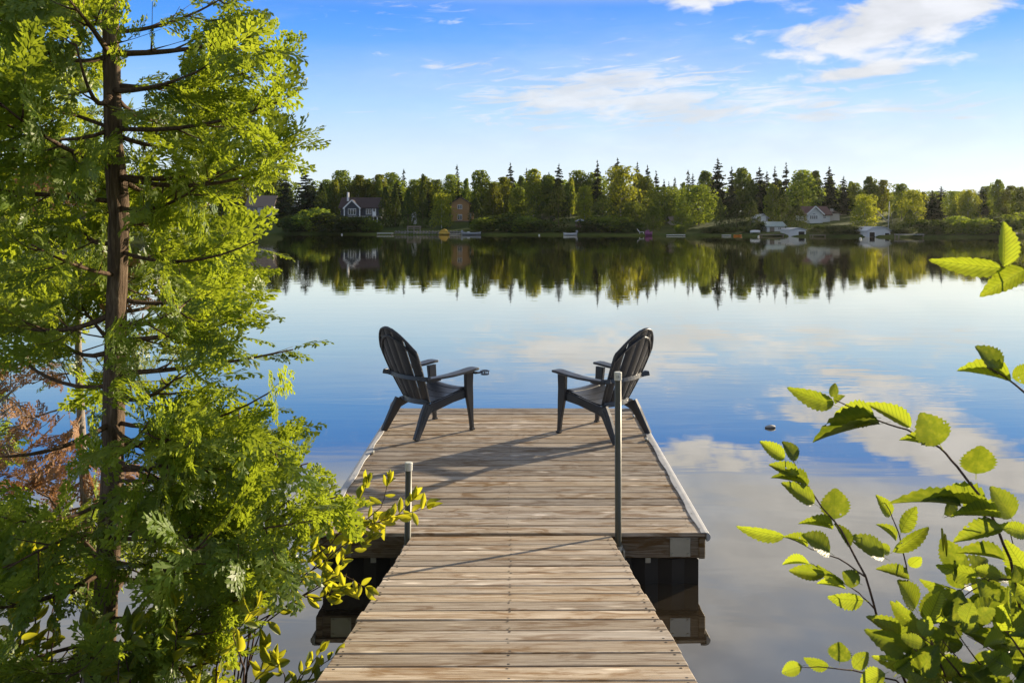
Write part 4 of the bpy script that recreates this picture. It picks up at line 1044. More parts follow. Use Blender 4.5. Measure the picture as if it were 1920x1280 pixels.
# shoreline: stone wall, jetties, mast, boats, buoys
def shoreline():
    rng = random.Random(9)
    p0 = ground_at(805, 0.7); o = thing('stone_wall', 'low stone retaining wall along the lawn beside the yellow pedal boat', 'wall', (p0.x, p0.y, 0.0))
    mes = []
    for k in range(4):
        bm = bmesh.new(); bmesh.ops.create_icosphere(bm, subdivisions=1, radius=0.5)
        for v in bm.verts: v.co *= rng.uniform(0.8, 1.12)
        me = bpy.data.meshes.new('stone'); bm.to_mesh(me); bm.free(); me.materials.append(B['stone']); mes.append(me)
    for k in range(46):
        px = 742 + 126 * (k % 23) / 22; q = ground_at(px, 0.6)
        st = link_mesh('stone', mes[k % 4], o); st.location = (q.x - p0.x, q.y - p0.y + rng.uniform(-0.1, 0.1) + (0.35 if k > 22 else 0), 0.15 + (0.42 if k > 22 else 0)); st.scale = (0.85, 0.7, rng.uniform(0.5, 0.65)); st.rotation_euler = (0, 0, rng.uniform(0, 6))
    o, s, g = site(776, 6, 'garden_bench', 'rustic timber bench on the lawn above the stone wall', 'bench')
    box('seat', (0, 0, 0.5), (3.2, 0.5, 0.12), B['wood'], o); box('backrest', (0, 0.25, 0.95), (3.2, 0.1, 0.35), B['wood'], o)
    for x in (-1.4, 0, 1.4): box('leg', (x, 0.1, 0.45), (0.18, 0.5, 0.95), B['wood'], o)
    def jetty(px0, px1, t, h, label, mat, planks=7, dep=1.6, name='jetty'):
        c = (px0 + px1) / 2; p = ground_at(c, t); s = p.y / FOC; w = (px1 - px0) * s
        o = thing(name, label, 'jetty', (p.x, p.y, 0.0))
        for k in range(planks): box('plank', (-w / 2 + (k + 0.5) * w / planks, 0, h), (w / planks - 0.03, dep, 0.12), mat, o)
        for x in (-w / 2 + 0.15, w / 2 - 0.15):
            for y in (-dep / 2 + 0.1, dep / 2 - 0.1): box('pile', (x, y, h / 2 - 0.4), (0.16, 0.16, h + 0.75), B['wood'], o)
        return o
    jetty(1680, 1729, -1.0, 0.55, 'long pale jetty to the right of the white gambrel boathouse', B['grey'], 14)
    jetty(1425, 1468, -0.5, 0.30, 'low brown jetty in front of the green-roofed shed', B['wood'], 12)
    jetty(1520, 1546, -0.8, 0.30, 'short jetty between the two boathouses', B['wood'], 8)
    jetty(708, 737, -2.0, 0.32, 'white swimming raft floating left of the stone wall', B['hull'], 8, 2.2)
    jetty(1250, 1284, -1.5, 0.18, 'string of white floating dock sections right of the purple boat', B['hull'], 5, 1.2)
    jetty(1354, 1370, -1.5, 0.18, 'pair of white floating dock blocks left of the orange kayak', B['hull'], 2, 1.0)
    def hull(px, t, L, wd, hh, mat, name, label, cat, rz=0.0, z=0.0):
        p = ground_at(px, t); o = thing(name, label, cat, (p.x, p.y, z + 0.0), rz); secs = []
        for i in range(11):
            f = i / 10 * 2 - 1; k = (1 - abs(f) ** 2.6) ** 0.6 * 0.97 + 0.03; up = 0.28 * abs(f) ** 3 * hh; b = wd / 2 * k
            secs.append([(f * L / 2, -b, hh + up), (f * L / 2, -b * 0.8, hh * 0.35 + up), (f * L / 2, -b * 0.2, -0.08 + up), (f * L / 2, b * 0.2, -0.08 + up), (f * L / 2, b * 0.8, hh * 0.35 + up), (f * L / 2, b, hh + up), (f * L / 2, b * 0.8, hh * 0.82 + up), (f * L / 2, -b * 0.8, hh * 0.82 + up)])
        loft('hull', secs, mat, o, True); return o
    o = hull(833, -1.5, 2.3, 1.5, 0.5, B['yellow'], 'pedal_boat', 'yellow pedal boat with a hooped canopy beside the stone wall', 'boat')
    loft('canopy', [[(-0.9 + 1.7 * f, -0.6, 0.5 + 0.75 * math.sin(math.pi * min(1, f * 0.8 + 0.1))), (-0.9 + 1.7 * f, 0.6, 0.5 + 0.75 * math.sin(math.pi * min(1, f * 0.8 + 0.1))), (-0.9 + 1.7 * f, 0.5, 0.42), (-0.9 + 1.7 * f, -0.5, 0.42)] for f in np.linspace(0, 1, 8)], B['yellow'], o)
    box('seat', (0.5, 0, 0.6), (0.5, 1.0, 0.25), B['hull'], o)
    o = hull(853, -1.0, 2.4, 0.7, 0.22, B['cream'], 'canoe', 'pale yellow canoe lying next to the yellow pedal boat', 'canoe'); box('thwart', (0, 0, 0.2), (0.1, 0.6, 0.05), B['wood'], o)
    def motor(o, x): 
        m = box('outboard_motor', (x, 0, 0.75), (0.4, 0.35, 0.55), B['greyhull'], o, 0.08); box('motor_leg', (x, 0, 0.3), (0.16, 0.14, 0.6), B['greyhull'], m)
    o = hull(884, -2, 4.0, 1.6, 0.55, B['greyhull'], 'motor_boat', 'grey motor boat moored below the orange house', 'boat'); motor(o, -2.0); box('windscreen', (0.5, 0, 0.75), (0.08, 1.2, 0.4), B['glass'], o); box('seat', (-0.6, 0, 0.55), (0.5, 1.1, 0.3), B['hull'], o)
    o = hull(1069, -1.5, 2.8, 1.3, 0.45, B['hull'], 'motor_boat', 'small white open boat with an outboard left of the gazebo bank', 'boat', 0.15); motor(o, 1.4); box('seat', (0, 0, 0.42), (0.3, 1.0, 0.08), B['wood'], o)
    o = hull(1216, -1.0, 1.5, 1.2, 0.7, B['purple'], 'pedal_boat', 'purple pedal boat beside the white lounge chair on the far bank', 'boat'); box('seat', (-0.2, 0, 0.85), (0.6, 0.9, 0.5), B['purple'], o, 0.05)
    o = hull(1383, -1.5, 1.5, 0.7, 0.24, B['okayak'], 'kayak', 'short orange kayak floating at the far bank', 'kayak'); box('cockpit', (0, 0, 0.24), (0.6, 0.35, 0.06), B['black'], o, 0.02)
    o = hull(1416, 3.0, 2.0, 1.0, 0.4, B['hull'], 'rowing_boat', 'white rowing boat turned over on the bank right of the orange kayak', 'boat', 0, 0.62); o.rotation_euler = (math.pi, 0, 0.1); o.location.z = 1.05; box('keel', (0, 0, -0.10), (1.5, 0.06, 0.06), B['wood'], o)
    p = ground_at(1202, 1.0); o = thing('lounge_chair', 'white lounge chair on the bank left of the purple boat', 'chair', (p.x, p.y, 0.35), -0.2)
    box('seat', (0.1, 0, 0.35), (0.9, 0.7, 0.07), B['trim'], o); sweep_rect('backrest', [(-0.3, 0, 0.36), (-0.8, 0, 0.95)], (0.7, 0.06), B['trim'], o, Vector((0, 1, 0)))
    for x in (-0.25, 0.5):
        for y in (-0.3, 0.3): box('leg', (x, y, 0.15), (0.06, 0.06, 0.4), B['trim'], o)
    o, s, g = site(1665, 5, 'flag_mast', 'leaning bare pole with a slanting boom behind the gambrel boathouse', 'mast')
    tube('pole', [(0, 0, -0.2), (0.25, 0, zof(378, s, g))], [0.09, 0.06], B['grey'], o, 8); tube('boom', [(-0.1, 0, zof(416, s, g)), (-19 * s, 0.3, zof(395, s, g))], [0.07, 0.05], B['grey'], o, 6); tube('stay', [(0.25, 0, zof(378, s, g) - 0.2), (1.4, 0.6, 0.1)], 0.02, B['grey'], o, 4)
    for px, py, lb in ((641, 440.5, 'small white mooring buoy in front of the dark cottage'), (1011, 441.5, 'small white mooring buoy left of the small open boat'), (1422, 444.5, 'small white mooring buoy beside the low brown jetty'), (1613, 448.5, 'small white mooring buoy left of the gambrel boathouse')):
        d = CAMZ * FOC / (py - HY); o = thing('buoy', lb, 'buoy', ((px - VX) / FOC * d, d, 0.0), 0, 'mooring buoys')
        V = []; F = []
        for a in range(9):
            th = math.pi * a / 8
            for b in range(12): V.append((0.17 * math.sin(th) * math.cos(b * math.pi / 6), 0.17 * math.sin(th) * math.sin(b * math.pi / 6), 0.09 + 0.17 * math.cos(th)))
        for a in range(8):
            for b in range(12): F.append((a * 12 + b, (a + 1) * 12 + b, (a + 1) * 12 + (b + 1) % 12, a * 12 + (b + 1) % 12))
        mesh_obj('float_ball', V, F, B['hull'], o, True); tube('eye', [(0, 0, 0.24), (0, 0, 0.31)], 0.03, B['grey'], o, 6)
    d = CAMZ * FOC / (802 - HY); x = (1444 - VX) / FOC * d
    secs = [[(-0.06 + 0.12 * f, -0.028 * math.sin(math.pi * (0.08 + 0.84 * f)), 0.004), (-0.06 + 0.12 * f, 0, -0.004), (-0.06 + 0.12 * f, 0.028 * math.sin(math.pi * (0.08 + 0.84 * f)), 0.006), (-0.06 + 0.12 * f, 0, 0.030 * math.sin(math.pi * (0.1 + 0.7 * f)) + 0.005)] for f in np.linspace(0, 1, 9)]
    o = loft('floating_feather', secs, B['grey'], None, True); o.location = (x, d, 0.002); tag(o, 'pale curled feather floating on the open water right of the dock', 'feather')
shoreline()
#@@SHORE_END

# ------------------------------------------------------------------ near cedars
def spray_data(seed, nlat=11):
    """flat fan of scale leaves, axis +Y, length 1"""
    rng = np.random.default_rng(seed); V = []
    def leaf(p, ang, L, w, z0, z1):
        d = np.array([math.sin(ang), math.cos(ang)]); n = np.array([d[1], -d[0]])
        q = [p, p + d * L * 0.45 + n * w, p + d * L, p + d * L * 0.45 - n * w]
        zz = [z0, (z0 + z1) / 2 + rng.uniform(-0.008, 0.008), z1, (z0 + z1) / 2 + rng.uniform(-0.008, 0.008)]
        for a, b in zip(q, zz): V.append((a[0], a[1], b))
    droop = rng.uniform(0.02, 0.22); bend = rng.uniform(-0.12, 0.12)
    ax = lambda t: np.array([bend * t * t, t]); az = lambda t: -droop * t * t
    for i in range(6): leaf(ax(i / 6), bend * i / 3, 0.21, 0.016, az(i / 6), az(i / 6 + 0.17))
    for i in range(nlat):
        t = 0.07 + 0.86 * i / (nlat - 1); s = 1 if i % 2 else -1
        L = (0.50 * (1 - t) ** 0.75 + 0.09) * rng.uniform(0.75, 1.12) * (0.55 + 0.45 * min(1, t * 4))
        ang = s * (0.80 - 0.25 * t + rng.uniform(-0.12, 0.12)); p = ax(t); z = az(t); lz = z - rng.uniform(0.0, 0.10)
        leaf(p, ang, L, 0.036, z, lz)
        m = max(1, int(L / 0.105)); d = np.array([math.sin(ang), math.cos(ang)])
        for k in range(m):
            f = (k + 0.6) / (m + 0.3); sp = p + d * L * f; l2 = (0.17 * (1 - f) + 0.07) * (0.5 + L) * rng.uniform(0.8, 1.3)
            for s2 in (-1, 1):
                if rng.random() < 0.12: continue
                leaf(sp, ang + s2 * (0.68 + rng.uniform(-0.15, 0.15)), l2, 0.040, z + (lz - z) * f, lz - rng.uniform(0, 0.05))
    V = np.array(V); n = len(V) // 4
    return V, np.arange(n * 4).reshape(n, 4), np.repeat(rng.uniform(0, 1, n) * 0.5, 4)

SPR = [spray_data(300 + i, 10 if i < 4 else 8) for i in range(6)]
def spray_meshes(mat): 
    out = []
    for V, F, A in SPR:
        me = np_mesh('spray', V, F, mat); add_attr(me, 'tint', A + 0.25); out.append(me)
    return out

def curve(a, b, bow, n):
    """quadratic from a to b bowed by vector bow"""
    a, b, bow = Vector(a), Vector(b), Vector(bow); return [a.lerp(b, i / (n - 1)) + bow * (4 * (i / (n - 1)) * (1 - i / (n - 1))) for i in range(n)]
def to_px(p): return VX + FOC * p.x / p.y, HY - FOC * (p.z - CAMZ) / p.y

def grow_cedar(root, trunk_at, limbs, seed, mat, keep, n_parts, twig_mat, size=(0.085, 0.15), dens=1.0):
    """limbs: (start, tip, bow, radius). keep(px,py,y)->prob. Builds limb parts, spray parts and one foliage mass."""
    rng = random.Random(seed); P = []; inv = root.location
    for (a, b, bow, r) in limbs:
        pts = curve(a, b, bow, 9); L = (Vector(b) - Vector(a)).length
        V, F = tube_data([p - inv for p in pts], [r * (1 - 0.85 * i / 8) + 0.0012 for i in range(9)], 6)
        lt = rng.uniform(-0.3, 0.35); fwd = (Vector(b) - Vector(a)).normalized(); nt = max(5, int(L / 0.058 * dens)); s = 1
        for k in range(nt):
            f = 0.16 + 0.84 * (k + rng.uniform(0, 0.8)) / nt; f = min(f, 1.0); i = min(7, int(f * 8)); p = pts[i].lerp(pts[i + 1], f * 8 - i)
            t = (pts[i + 1] - pts[i]).normalized(); side = t.cross(Vector((0, 0, 1)));
            if side.length < 0.1: side = Vector((1, 0, 0))
            side.normalize(); s = -s; tl = (0.10 + 0.22 * (1 - 0.6 * f)) * rng.uniform(0.7, 1.25) * min(1.0, 0.55 + L * 0.6)
            d = (t * rng.uniform(0.5, 1.0) + side * s * rng.uniform(0.35, 0.9) + Vector((0, 0, rng.uniform(-0.6, 0.75)))).normalized()
            if f > 0.97: d = (t + Vector((0, 0, 0.1))).normalized()
            tn = Vector((rng.gauss(0, 1), rng.gauss(-0.3, 1), rng.gauss(0.3, 0.7))); tn = (tn - d * tn.dot(d)).normalized(); tw = rng.uniform(-0.22, 0.22)
            q = p + d * tl; px, py = to_px(q)
            if rng.random() > keep(px, py, q.y): continue
            tp = curve(p, q, Vector((0, 0, -0.03 * rng.uniform(0, 1))), 5); v, f_ = tube_data([x - inv for x in tp], [r * 0.28 + 0.0010, r * 0.24 + 0.0009, 0.0015, 0.0012, 0.0008], 4, v0=len(V)); V += v; F += f_
            ns = max(3, int(tl / 0.038)); 
            for j in range(ns + 1):
                g = (j + 0.4) / (ns + 0.4); sp = tp[min(4, int(g * 4))].lerp(tp[min(4, int(g * 4) + 1)], g * 4 % 1) if g < 1 else tp[4]
                px, py = to_px(sp)
                if rng.random() > keep(px, py, sp.y): continue
                sd = (d.cross(tn) + Vector((rng.uniform(-.3, .3), rng.uniform(-.3, .3), rng.uniform(-.3, .3)))).normalized()
                dr = (d * rng.uniform(0.5, 1.1) + sd * (1 if j % 2 else -1) * rng.uniform(0.2, 0.85) + Vector((rng.uniform(-.15, .15), rng.uniform(-.15, .15), rng.uniform(-0.45, 0.15)))).normalized()
                if j == ns: dr = (d + Vector((0, 0, rng.uniform(-0.3, 0.3)))).normalized()
                nr = tn + Vector((rng.gauss(0, .3), rng.gauss(0, .3), rng.gauss(0, .3))); nr = (nr - dr * nr.dot(dr)).normalized()
                P.append((sp, dr, nr, rng.uniform(*size) * (1.0 if g > 0.5 else 0.85), rng.randrange(6), min(1.0, max(0.0, rng.random() * 0.6 + 0.2 + lt + tw))))
        mesh_obj('limb', V, F, twig_mat, root, True)
    meshes = spray_meshes(mat); meshes_l = meshes if mat is M['deadcedar'] else spray_meshes(M['cedarlit']); ci = 0
    inview = sorted(P, key=lambda q: (0 if (-10 < to_px(q[0])[0] < 1930 and -10 < to_px(q[0])[1] < 1290) else 1, q[0].y / q[3]))
    for (sp, dr, nr, sz, vi, tint) in inview[:n_parts]:
        ci += 1; o = link_mesh('spray', (meshes_l if ci % 5 == 1 else meshes)[vi], root); x = dr.cross(nr)
        o.matrix_local = Matrix(((x.x * sz, dr.x * sz, nr.x * sz, sp.x - inv.x), (x.y * sz, dr.y * sz, nr.y * sz, sp.y - inv.y), (x.z * sz, dr.z * sz, nr.z * sz, sp.z - inv.z), (0, 0, 0, 1)))
    Vs, Fs, As, n0 = [], [], [], 0
    for (sp, dr, nr, sz, vi, tint) in inview[n_parts:]:
        V, F, A = SPR[vi]; x = dr.cross(nr)
        Mx = np.array([[x.x, dr.x, nr.x], [x.y, dr.y, nr.y], [x.z, dr.z, nr.z]]) * sz
        Vs.append(V @ Mx.T + np.array(sp - inv)); Fs.append(F + n0); n0 += len(V); As.append(np.clip(A + tint * 0.6 - 0.05, 0, 1))
    if Vs:
        me = np_mesh('foliage', np.concatenate(Vs), np.concatenate(Fs), mat); add_attr(me, 'tint', np.concatenate(As)); stuff(link_mesh('foliage', me, root))
    return len(P)

def trunk(root, pts, rad, mat, seg=18, seed=1):
    rng = random.Random(seed); V = []; F = []; n = len(pts); inv = root.location
    ph = [rng.uniform(0, 6) for _ in range(4)]
    for i, (p, x, y, t) in enumerate(frames(pts)):
        for k in range(seg):
            a = 2 * math.pi * k / seg; r = rad[i] * (1 + 0.10 * math.sin(3 * a + ph[0] + i * 0.13) + 0.07 * math.sin(7 * a + ph[1] + i * 0.2) + rng.uniform(-0.05, 0.05))
            V.append(Vector(p) - inv + x * r * math.cos(a) + y * r * math.sin(a))
    for i in range(n - 1):
        for k in range(seg):
            a = i * seg + k; b = i * seg + (k + 1) % seg; F.append((a, b, b + seg, a + seg))
    return mesh_obj('trunk', V, F, mat, root, True)

SIL_Y = [-200, 0, 60, 110, 180, 270, 305, 335, 352, 410, 430, 455, 490, 560, 600, 660, 720, 780, 830, 870, 930, 985, 1050, 1130, 1230, 1400]
SIL_X = [470, 495, 560, 585, 598, 622, 600, 530, 428, 428, 500, 545, 535, 525, 530, 602, 562, 535, 595, 630, 688, 640, 600, 512, 505, 480]
HOLES = [(283, 90, 48, 62), (262, 575, 30, 42), (300, 700, 26, 30), (175, 645, 22, 60), (470, 700, 40, 40), (330, 15, 30, 18), (500, 340, 26, 22), (400, 830, 18, 24)]
rndm = random.Random(99)
def keep_main(px, py, y):
    if px > np.interp(py, SIL_Y, SIL_X) - 34: return 0.0
    if y < 3.58 and abs(px - np.interp(py, [0, 270, 520, 900, 1290], [206, 212, 220, 212, 190])) < 34 and math.sin(py * 0.017) + 0.6 * math.sin(py * 0.041 + 1) > -0.2: return 0.58
    if px < 165 and 690 < py < 965 and rndm.random() < 0.8: return 0.0
    for (a, b, c, d) in HOLES:
        if ((px - a) / c) ** 2 + ((py - b) / d) ** 2 < 1: return 0.06
    return 1.0
def main_cedar():
    rng = random.Random(41); D = 3.5
    tp = [ray(188, 1480, D), ray(190, 1290, D), ray(200, 1100, D), ray(212, 900, D), ray(214, 700, D), ray(220, 520, D + 0.01), ray(222, 400, D), ray(212, 270, D), ray(208, 120, D), ray(206, -20, D), ray(210, -250, D), ray(214, -600, D)]
    tr = [0.060, 0.051, 0.046, 0.043, 0.040, 0.038, 0.040, 0.035, 0.031, 0.027, 0.022, 0.010]
    tp[0].z = 0.0
    root = thing('cedar_tree', 'tall green cedar in the left foreground with its dark trunk showing', 'tree', (tp[0].x, tp[0].y, 0.06))
    fine = []; fr = []
    for i in range(len(tp) - 1):
        for k in range(4): fine.append(tp[i].lerp(tp[i + 1], k / 4)); fr.append(tr[i] + (tr[i + 1] - tr[i]) * k / 4)
    trunk(root, fine, fr, M['cedarbark'], 20, 4)
    zs = [p.z for p in tp]
    def at_z(z):
        for i in range(len(tp) - 1):
            if zs[i] <= z <= zs[i + 1]: return tp[i].lerp(tp[i + 1], (z - zs[i]) / (zs[i + 1] - zs[i])), tr[i] * 0.9
        return tp[-1], 0.01
    limbs = []
    # limbs towards the right whose tips shape the outline against sky and water (tip px, py, root py, depth shift)
    for (x, y, ry, dd) in [(470, -10, 60, 0.1), (540, 60, 100, -0.1), (575, 108, 160, 0.2), (590, 180, 240, -0.15), (612, 268, 330, 0.05), (590, 300, 330, -0.3), (470, 240, 250, 0.4), (430, 385, 420, 0.2), (525, 450, 470, -0.25), (500, 520, 560, 0.3), (515, 590, 640, -0.1), (592, 655, 700, 0.1), (548, 735, 790, -0.2), (520, 770, 830, 0.3), (585, 838, 880, -0.1), (620, 868, 930, 0.15), (675, 930, 995, -0.05), (630, 975, 1010, -0.3), (590, 1050, 1080, 0.1), (500, 1120, 1160, -0.2), (495, 1215, 1230, 0.1), (420, 130, 170, -0.35), (420, 345, 390, -0.4), (400, 560, 600, -0.4), (440, 880, 900, -0.35), (430, 1020, 1050, -0.45), (420, 1180, 1200, -0.35), (380, 700, 740, -0.35)]:
        a, r = at_z(CAMZ - (ry - HY) / FOC * D); b = ray(x - 42, y, D + dd)
        limbs.append((a, b, Vector((0, 0, -0.05 * rng.uniform(0.3, 1.6))), 0.008 + 0.005 * rng.random()))
    # limbs to the left, back and front
    z = 0.60
    while z < 4.9:
        for _ in range(2):
            az = rng.uniform(1.2, 5.6)      # away from +X
            L = (0.92 - 0.10 * max(0, z - 2.2)) * rng.uniform(0.65, 1.05) * (0.72 if math.sin(az) < -0.5 else 1.0)
            a, r = at_z(z); b = a + Vector((L * math.cos(az), L * math.sin(az), L * rng.uniform(0.02, 0.35)))
            bx_, by_ = to_px(b)
            if bx_ < 150 and 620 < by_ < 850 and rng.random() < 0.75: continue
            limbs.append((a, b, Vector((0, 0, -0.09 * rng.uniform(-0.4, 1.5))), 0.008 + 0.005 * rng.random()))
        z += 0.15
    return grow_cedar(root, None, limbs, 5, M['cedar'], keep_main, 300, M['twig'], (0.11, 0.20), 0.78)
n_main = main_cedar()

def back_cedar():
    rng = random.Random(61); D = 4.7; bx = (-75 - VX) / FOC * D
    root = thing('cedar_tree', 'paler sunlit cedar at the left edge behind the foreground cedar', 'tree', (bx, D, -0.05))
    tp = [Vector((bx + 0.03 * math.sin(i), D, -0.1 + 0.45 * i)) for i in range(12)]; tr = [0.07 * (1 - i / 12) + 0.006 for i in range(12)]
    trunk(root, tp, tr, M['cedarbark'], 14, 9)
    limbs = []
    z = 0.5
    while z < 4.8:
        for _ in range(2):
            az = rng.uniform(-1.5, 1.3) if rng.random() < 0.75 else rng.uniform(1.3, 4.7); L = (0.95 - 0.13 * max(0, z - 2.4)) * rng.uniform(0.6, 1.0)
            a = Vector((bx, D, z)); limbs.append((a, a + Vector((L * math.cos(az), L * math.sin(az), L * rng.uniform(0.0, 0.4))), Vector((0, 0, -0.05)), 0.010))
        z += 0.17
    def keep(px, py, y):
        if 640 < py < 1010 and px > 25: return 0.12
        return 0.0 if px > 230 else 1.0
    return grow_cedar(root, None, limbs, 15, M['cedarlit'], keep, 60, M['twig'], (0.10, 0.17), 0.85)
back_cedar()

def dead_cedar():
    rng = random.Random(71); D = 4.25; bx = (158 - VX) / FOC * D
    root = thing('dead_cedar', 'thin dying cedar with rusty brown sprays behind the foreground cedar', 'tree', (bx, D, -0.02))
    top = CAMZ - (330 - HY) / FOC * D
    tp = [Vector((bx + 0.04 * math.sin(i * 0.7), D + 0.02 * math.cos(i), -0.1 + (top + 0.1) * i / 10)) for i in range(11)]; trunk(root, tp, [0.030 * (1 - i / 11) + 0.004 for i in range(11)], M['greytwig'], 10, 3)
    limbs = []
    for (x, y, ry, dd) in [(60, 720, 700, 0.1), (30, 800, 760, -0.1), (95, 860, 800, 0.1), (120, 830, 790, -0.1), (40, 930, 880, 0.2), (100, 960, 900, -0.1), (20, 1010, 950, 0.1), (130, 1000, 960, 0.1), (150, 900, 840, -0.1), (265, 575, 520, -0.1), (110, 330, 400, 0.1), (140, 350, 430, -0.1), (10, 1100, 1040, 0.1), (205, 960, 900, 0.15), (230, 900, 870, 0.1)]:
        z = CAMZ - (ry - HY) / FOC * D; limbs.append((Vector((bx, D, z)), ray(x, y, D + dd), Vector((0, 0, 0.02)), 0.006))
    grow_cedar(root, None, limbs, 25, M['deadcedar'], lambda a, b, c: 0.95, 200, M['greytwig'], (0.08, 0.14), 0.8)
    # bare grey twigs, a separate dead bough leaning in from the left
    b = thing('dead_bough', 'bare grey dead bough tangled at the left edge above the water', 'branch', ray(-60, 800, 3.9))
    inv = b.location; V, F = tube_data([Vector((0, 0, 0)), ray(-10, 760, 3.9) - inv, ray(40, 720, 3.95) - inv], [0.012, 0.008, 0.003], 6)
    for k in range(60):
        p = ray(rng.uniform(-50, 20), rng.uniform(700, 860), 3.9 + rng.uniform(-0.1, 0.1)) - inv; q = p + Vector((rng.uniform(-0.02, 0.14), rng.uniform(-0.05, 0.05), rng.uniform(-0.12, 0.10)))
        v, f = tube_data(curve(p, q, Vector((0, 0, rng.uniform(-0.03, 0.03))), 5), [0.003, 0.0025, 0.002, 0.0015, 0.0008], 4, v0=len(V)); V += v; F += f
    mesh_obj('twigs', V, F, M['greytwig'], b, True)
dead_cedar()

# ------------------------------------------------------------------ broadleaf shrubs
def leaf_mesh(name, mat, seed, ny=18, teeth=0.05, fold=0.16, curl=0.18, sharp=0.85, cols=2, wave=0.02):
    """leaf of length 1 along +Y and width 1, folded along the midrib, with a stalk"""
    rng = random.Random(seed); V = []; F = []; cols_n = 2 * cols + 1; hole = None
    for j in range(ny + 1):
        y = j / ny; h = 0.5 * max(0.0, math.sin(math.pi * y ** sharp)) ** 0.78
        h *= 1 + teeth * (1 if j % 2 else -1) * (0 < j < ny)
        for c in range(-cols, cols + 1):
            u = c / cols; x = u * h
            z = fold * abs(x) - curl * y * y + wave * math.sin(j * 1.9) * abs(u) + rng.uniform(-0.004, 0.004)
            V.append((x, y + (0.015 * abs(u) if j % 2 else 0), z))
    for j in range(ny):
        for c in range(cols_n - 1):
            a = j * cols_n + c; F.append((a, a + 1, a + 1 + cols_n, a + cols_n))
    n = len(V); V += [(-0.012, 0.02, 0.0), (0.012, 0.02, 0.0), (0.010, -0.16, 0.03), (-0.010, -0.16, 0.03)]; F.append((n, n + 1, n + 2, n + 3))
    me = bpy.data.meshes.new(name); me.from_pydata(V, [], F); me.materials.append(mat); me.polygons.foreach_set('use_smooth', [True] * len(me.polygons)); me.update(); return me
ALDER = [leaf_mesh('leaf', M['alder'], 1, 20, 0.075, 0.28, 0.16, 0.80, 2, 0.010), leaf_mesh('leaf', M['alder'], 2, 20, 0.07, 0.50, 0.38, 0.86, 2, 0.010), leaf_mesh('leaf', M['alder'], 3, 20, 0.08, 0.16, -0.24, 0.78, 2, 0.012), leaf_mesh('leaf', M['alder'], 4, 20, 0.065, 0.75, 0.22, 0.90, 2, 0.008)]
GALE = [leaf_mesh('leaf', M['gale'], 11 + i, 8, 0.0, 0.25 + 0.2 * i, (0.2, -0.15, 0.4)[i], 1.0, 1, 0.0) for i in range(3)]

def put_leaf(root, me, base, tip, width, nrm, rng):
    d = tip - base; L = d.length; d.normalize(); n = nrm - d * nrm.dot(d)
    if n.length < 1e-4: n = Vector((0, -1, 0.2)) - d * d.y * -1
    n.normalize(); x = d.cross(n); b = base - root.location
    o = link_mesh('leaf', me, root)
    o.matrix_local = Matrix(((x.x * width, d.x * L, n.x * L, b.x), (x.y * width, d.y * L, n.y * L, b.y), (x.z * width, d.z * L, n.z * L, b.z), (0, 0, 0, 1)))
    return o

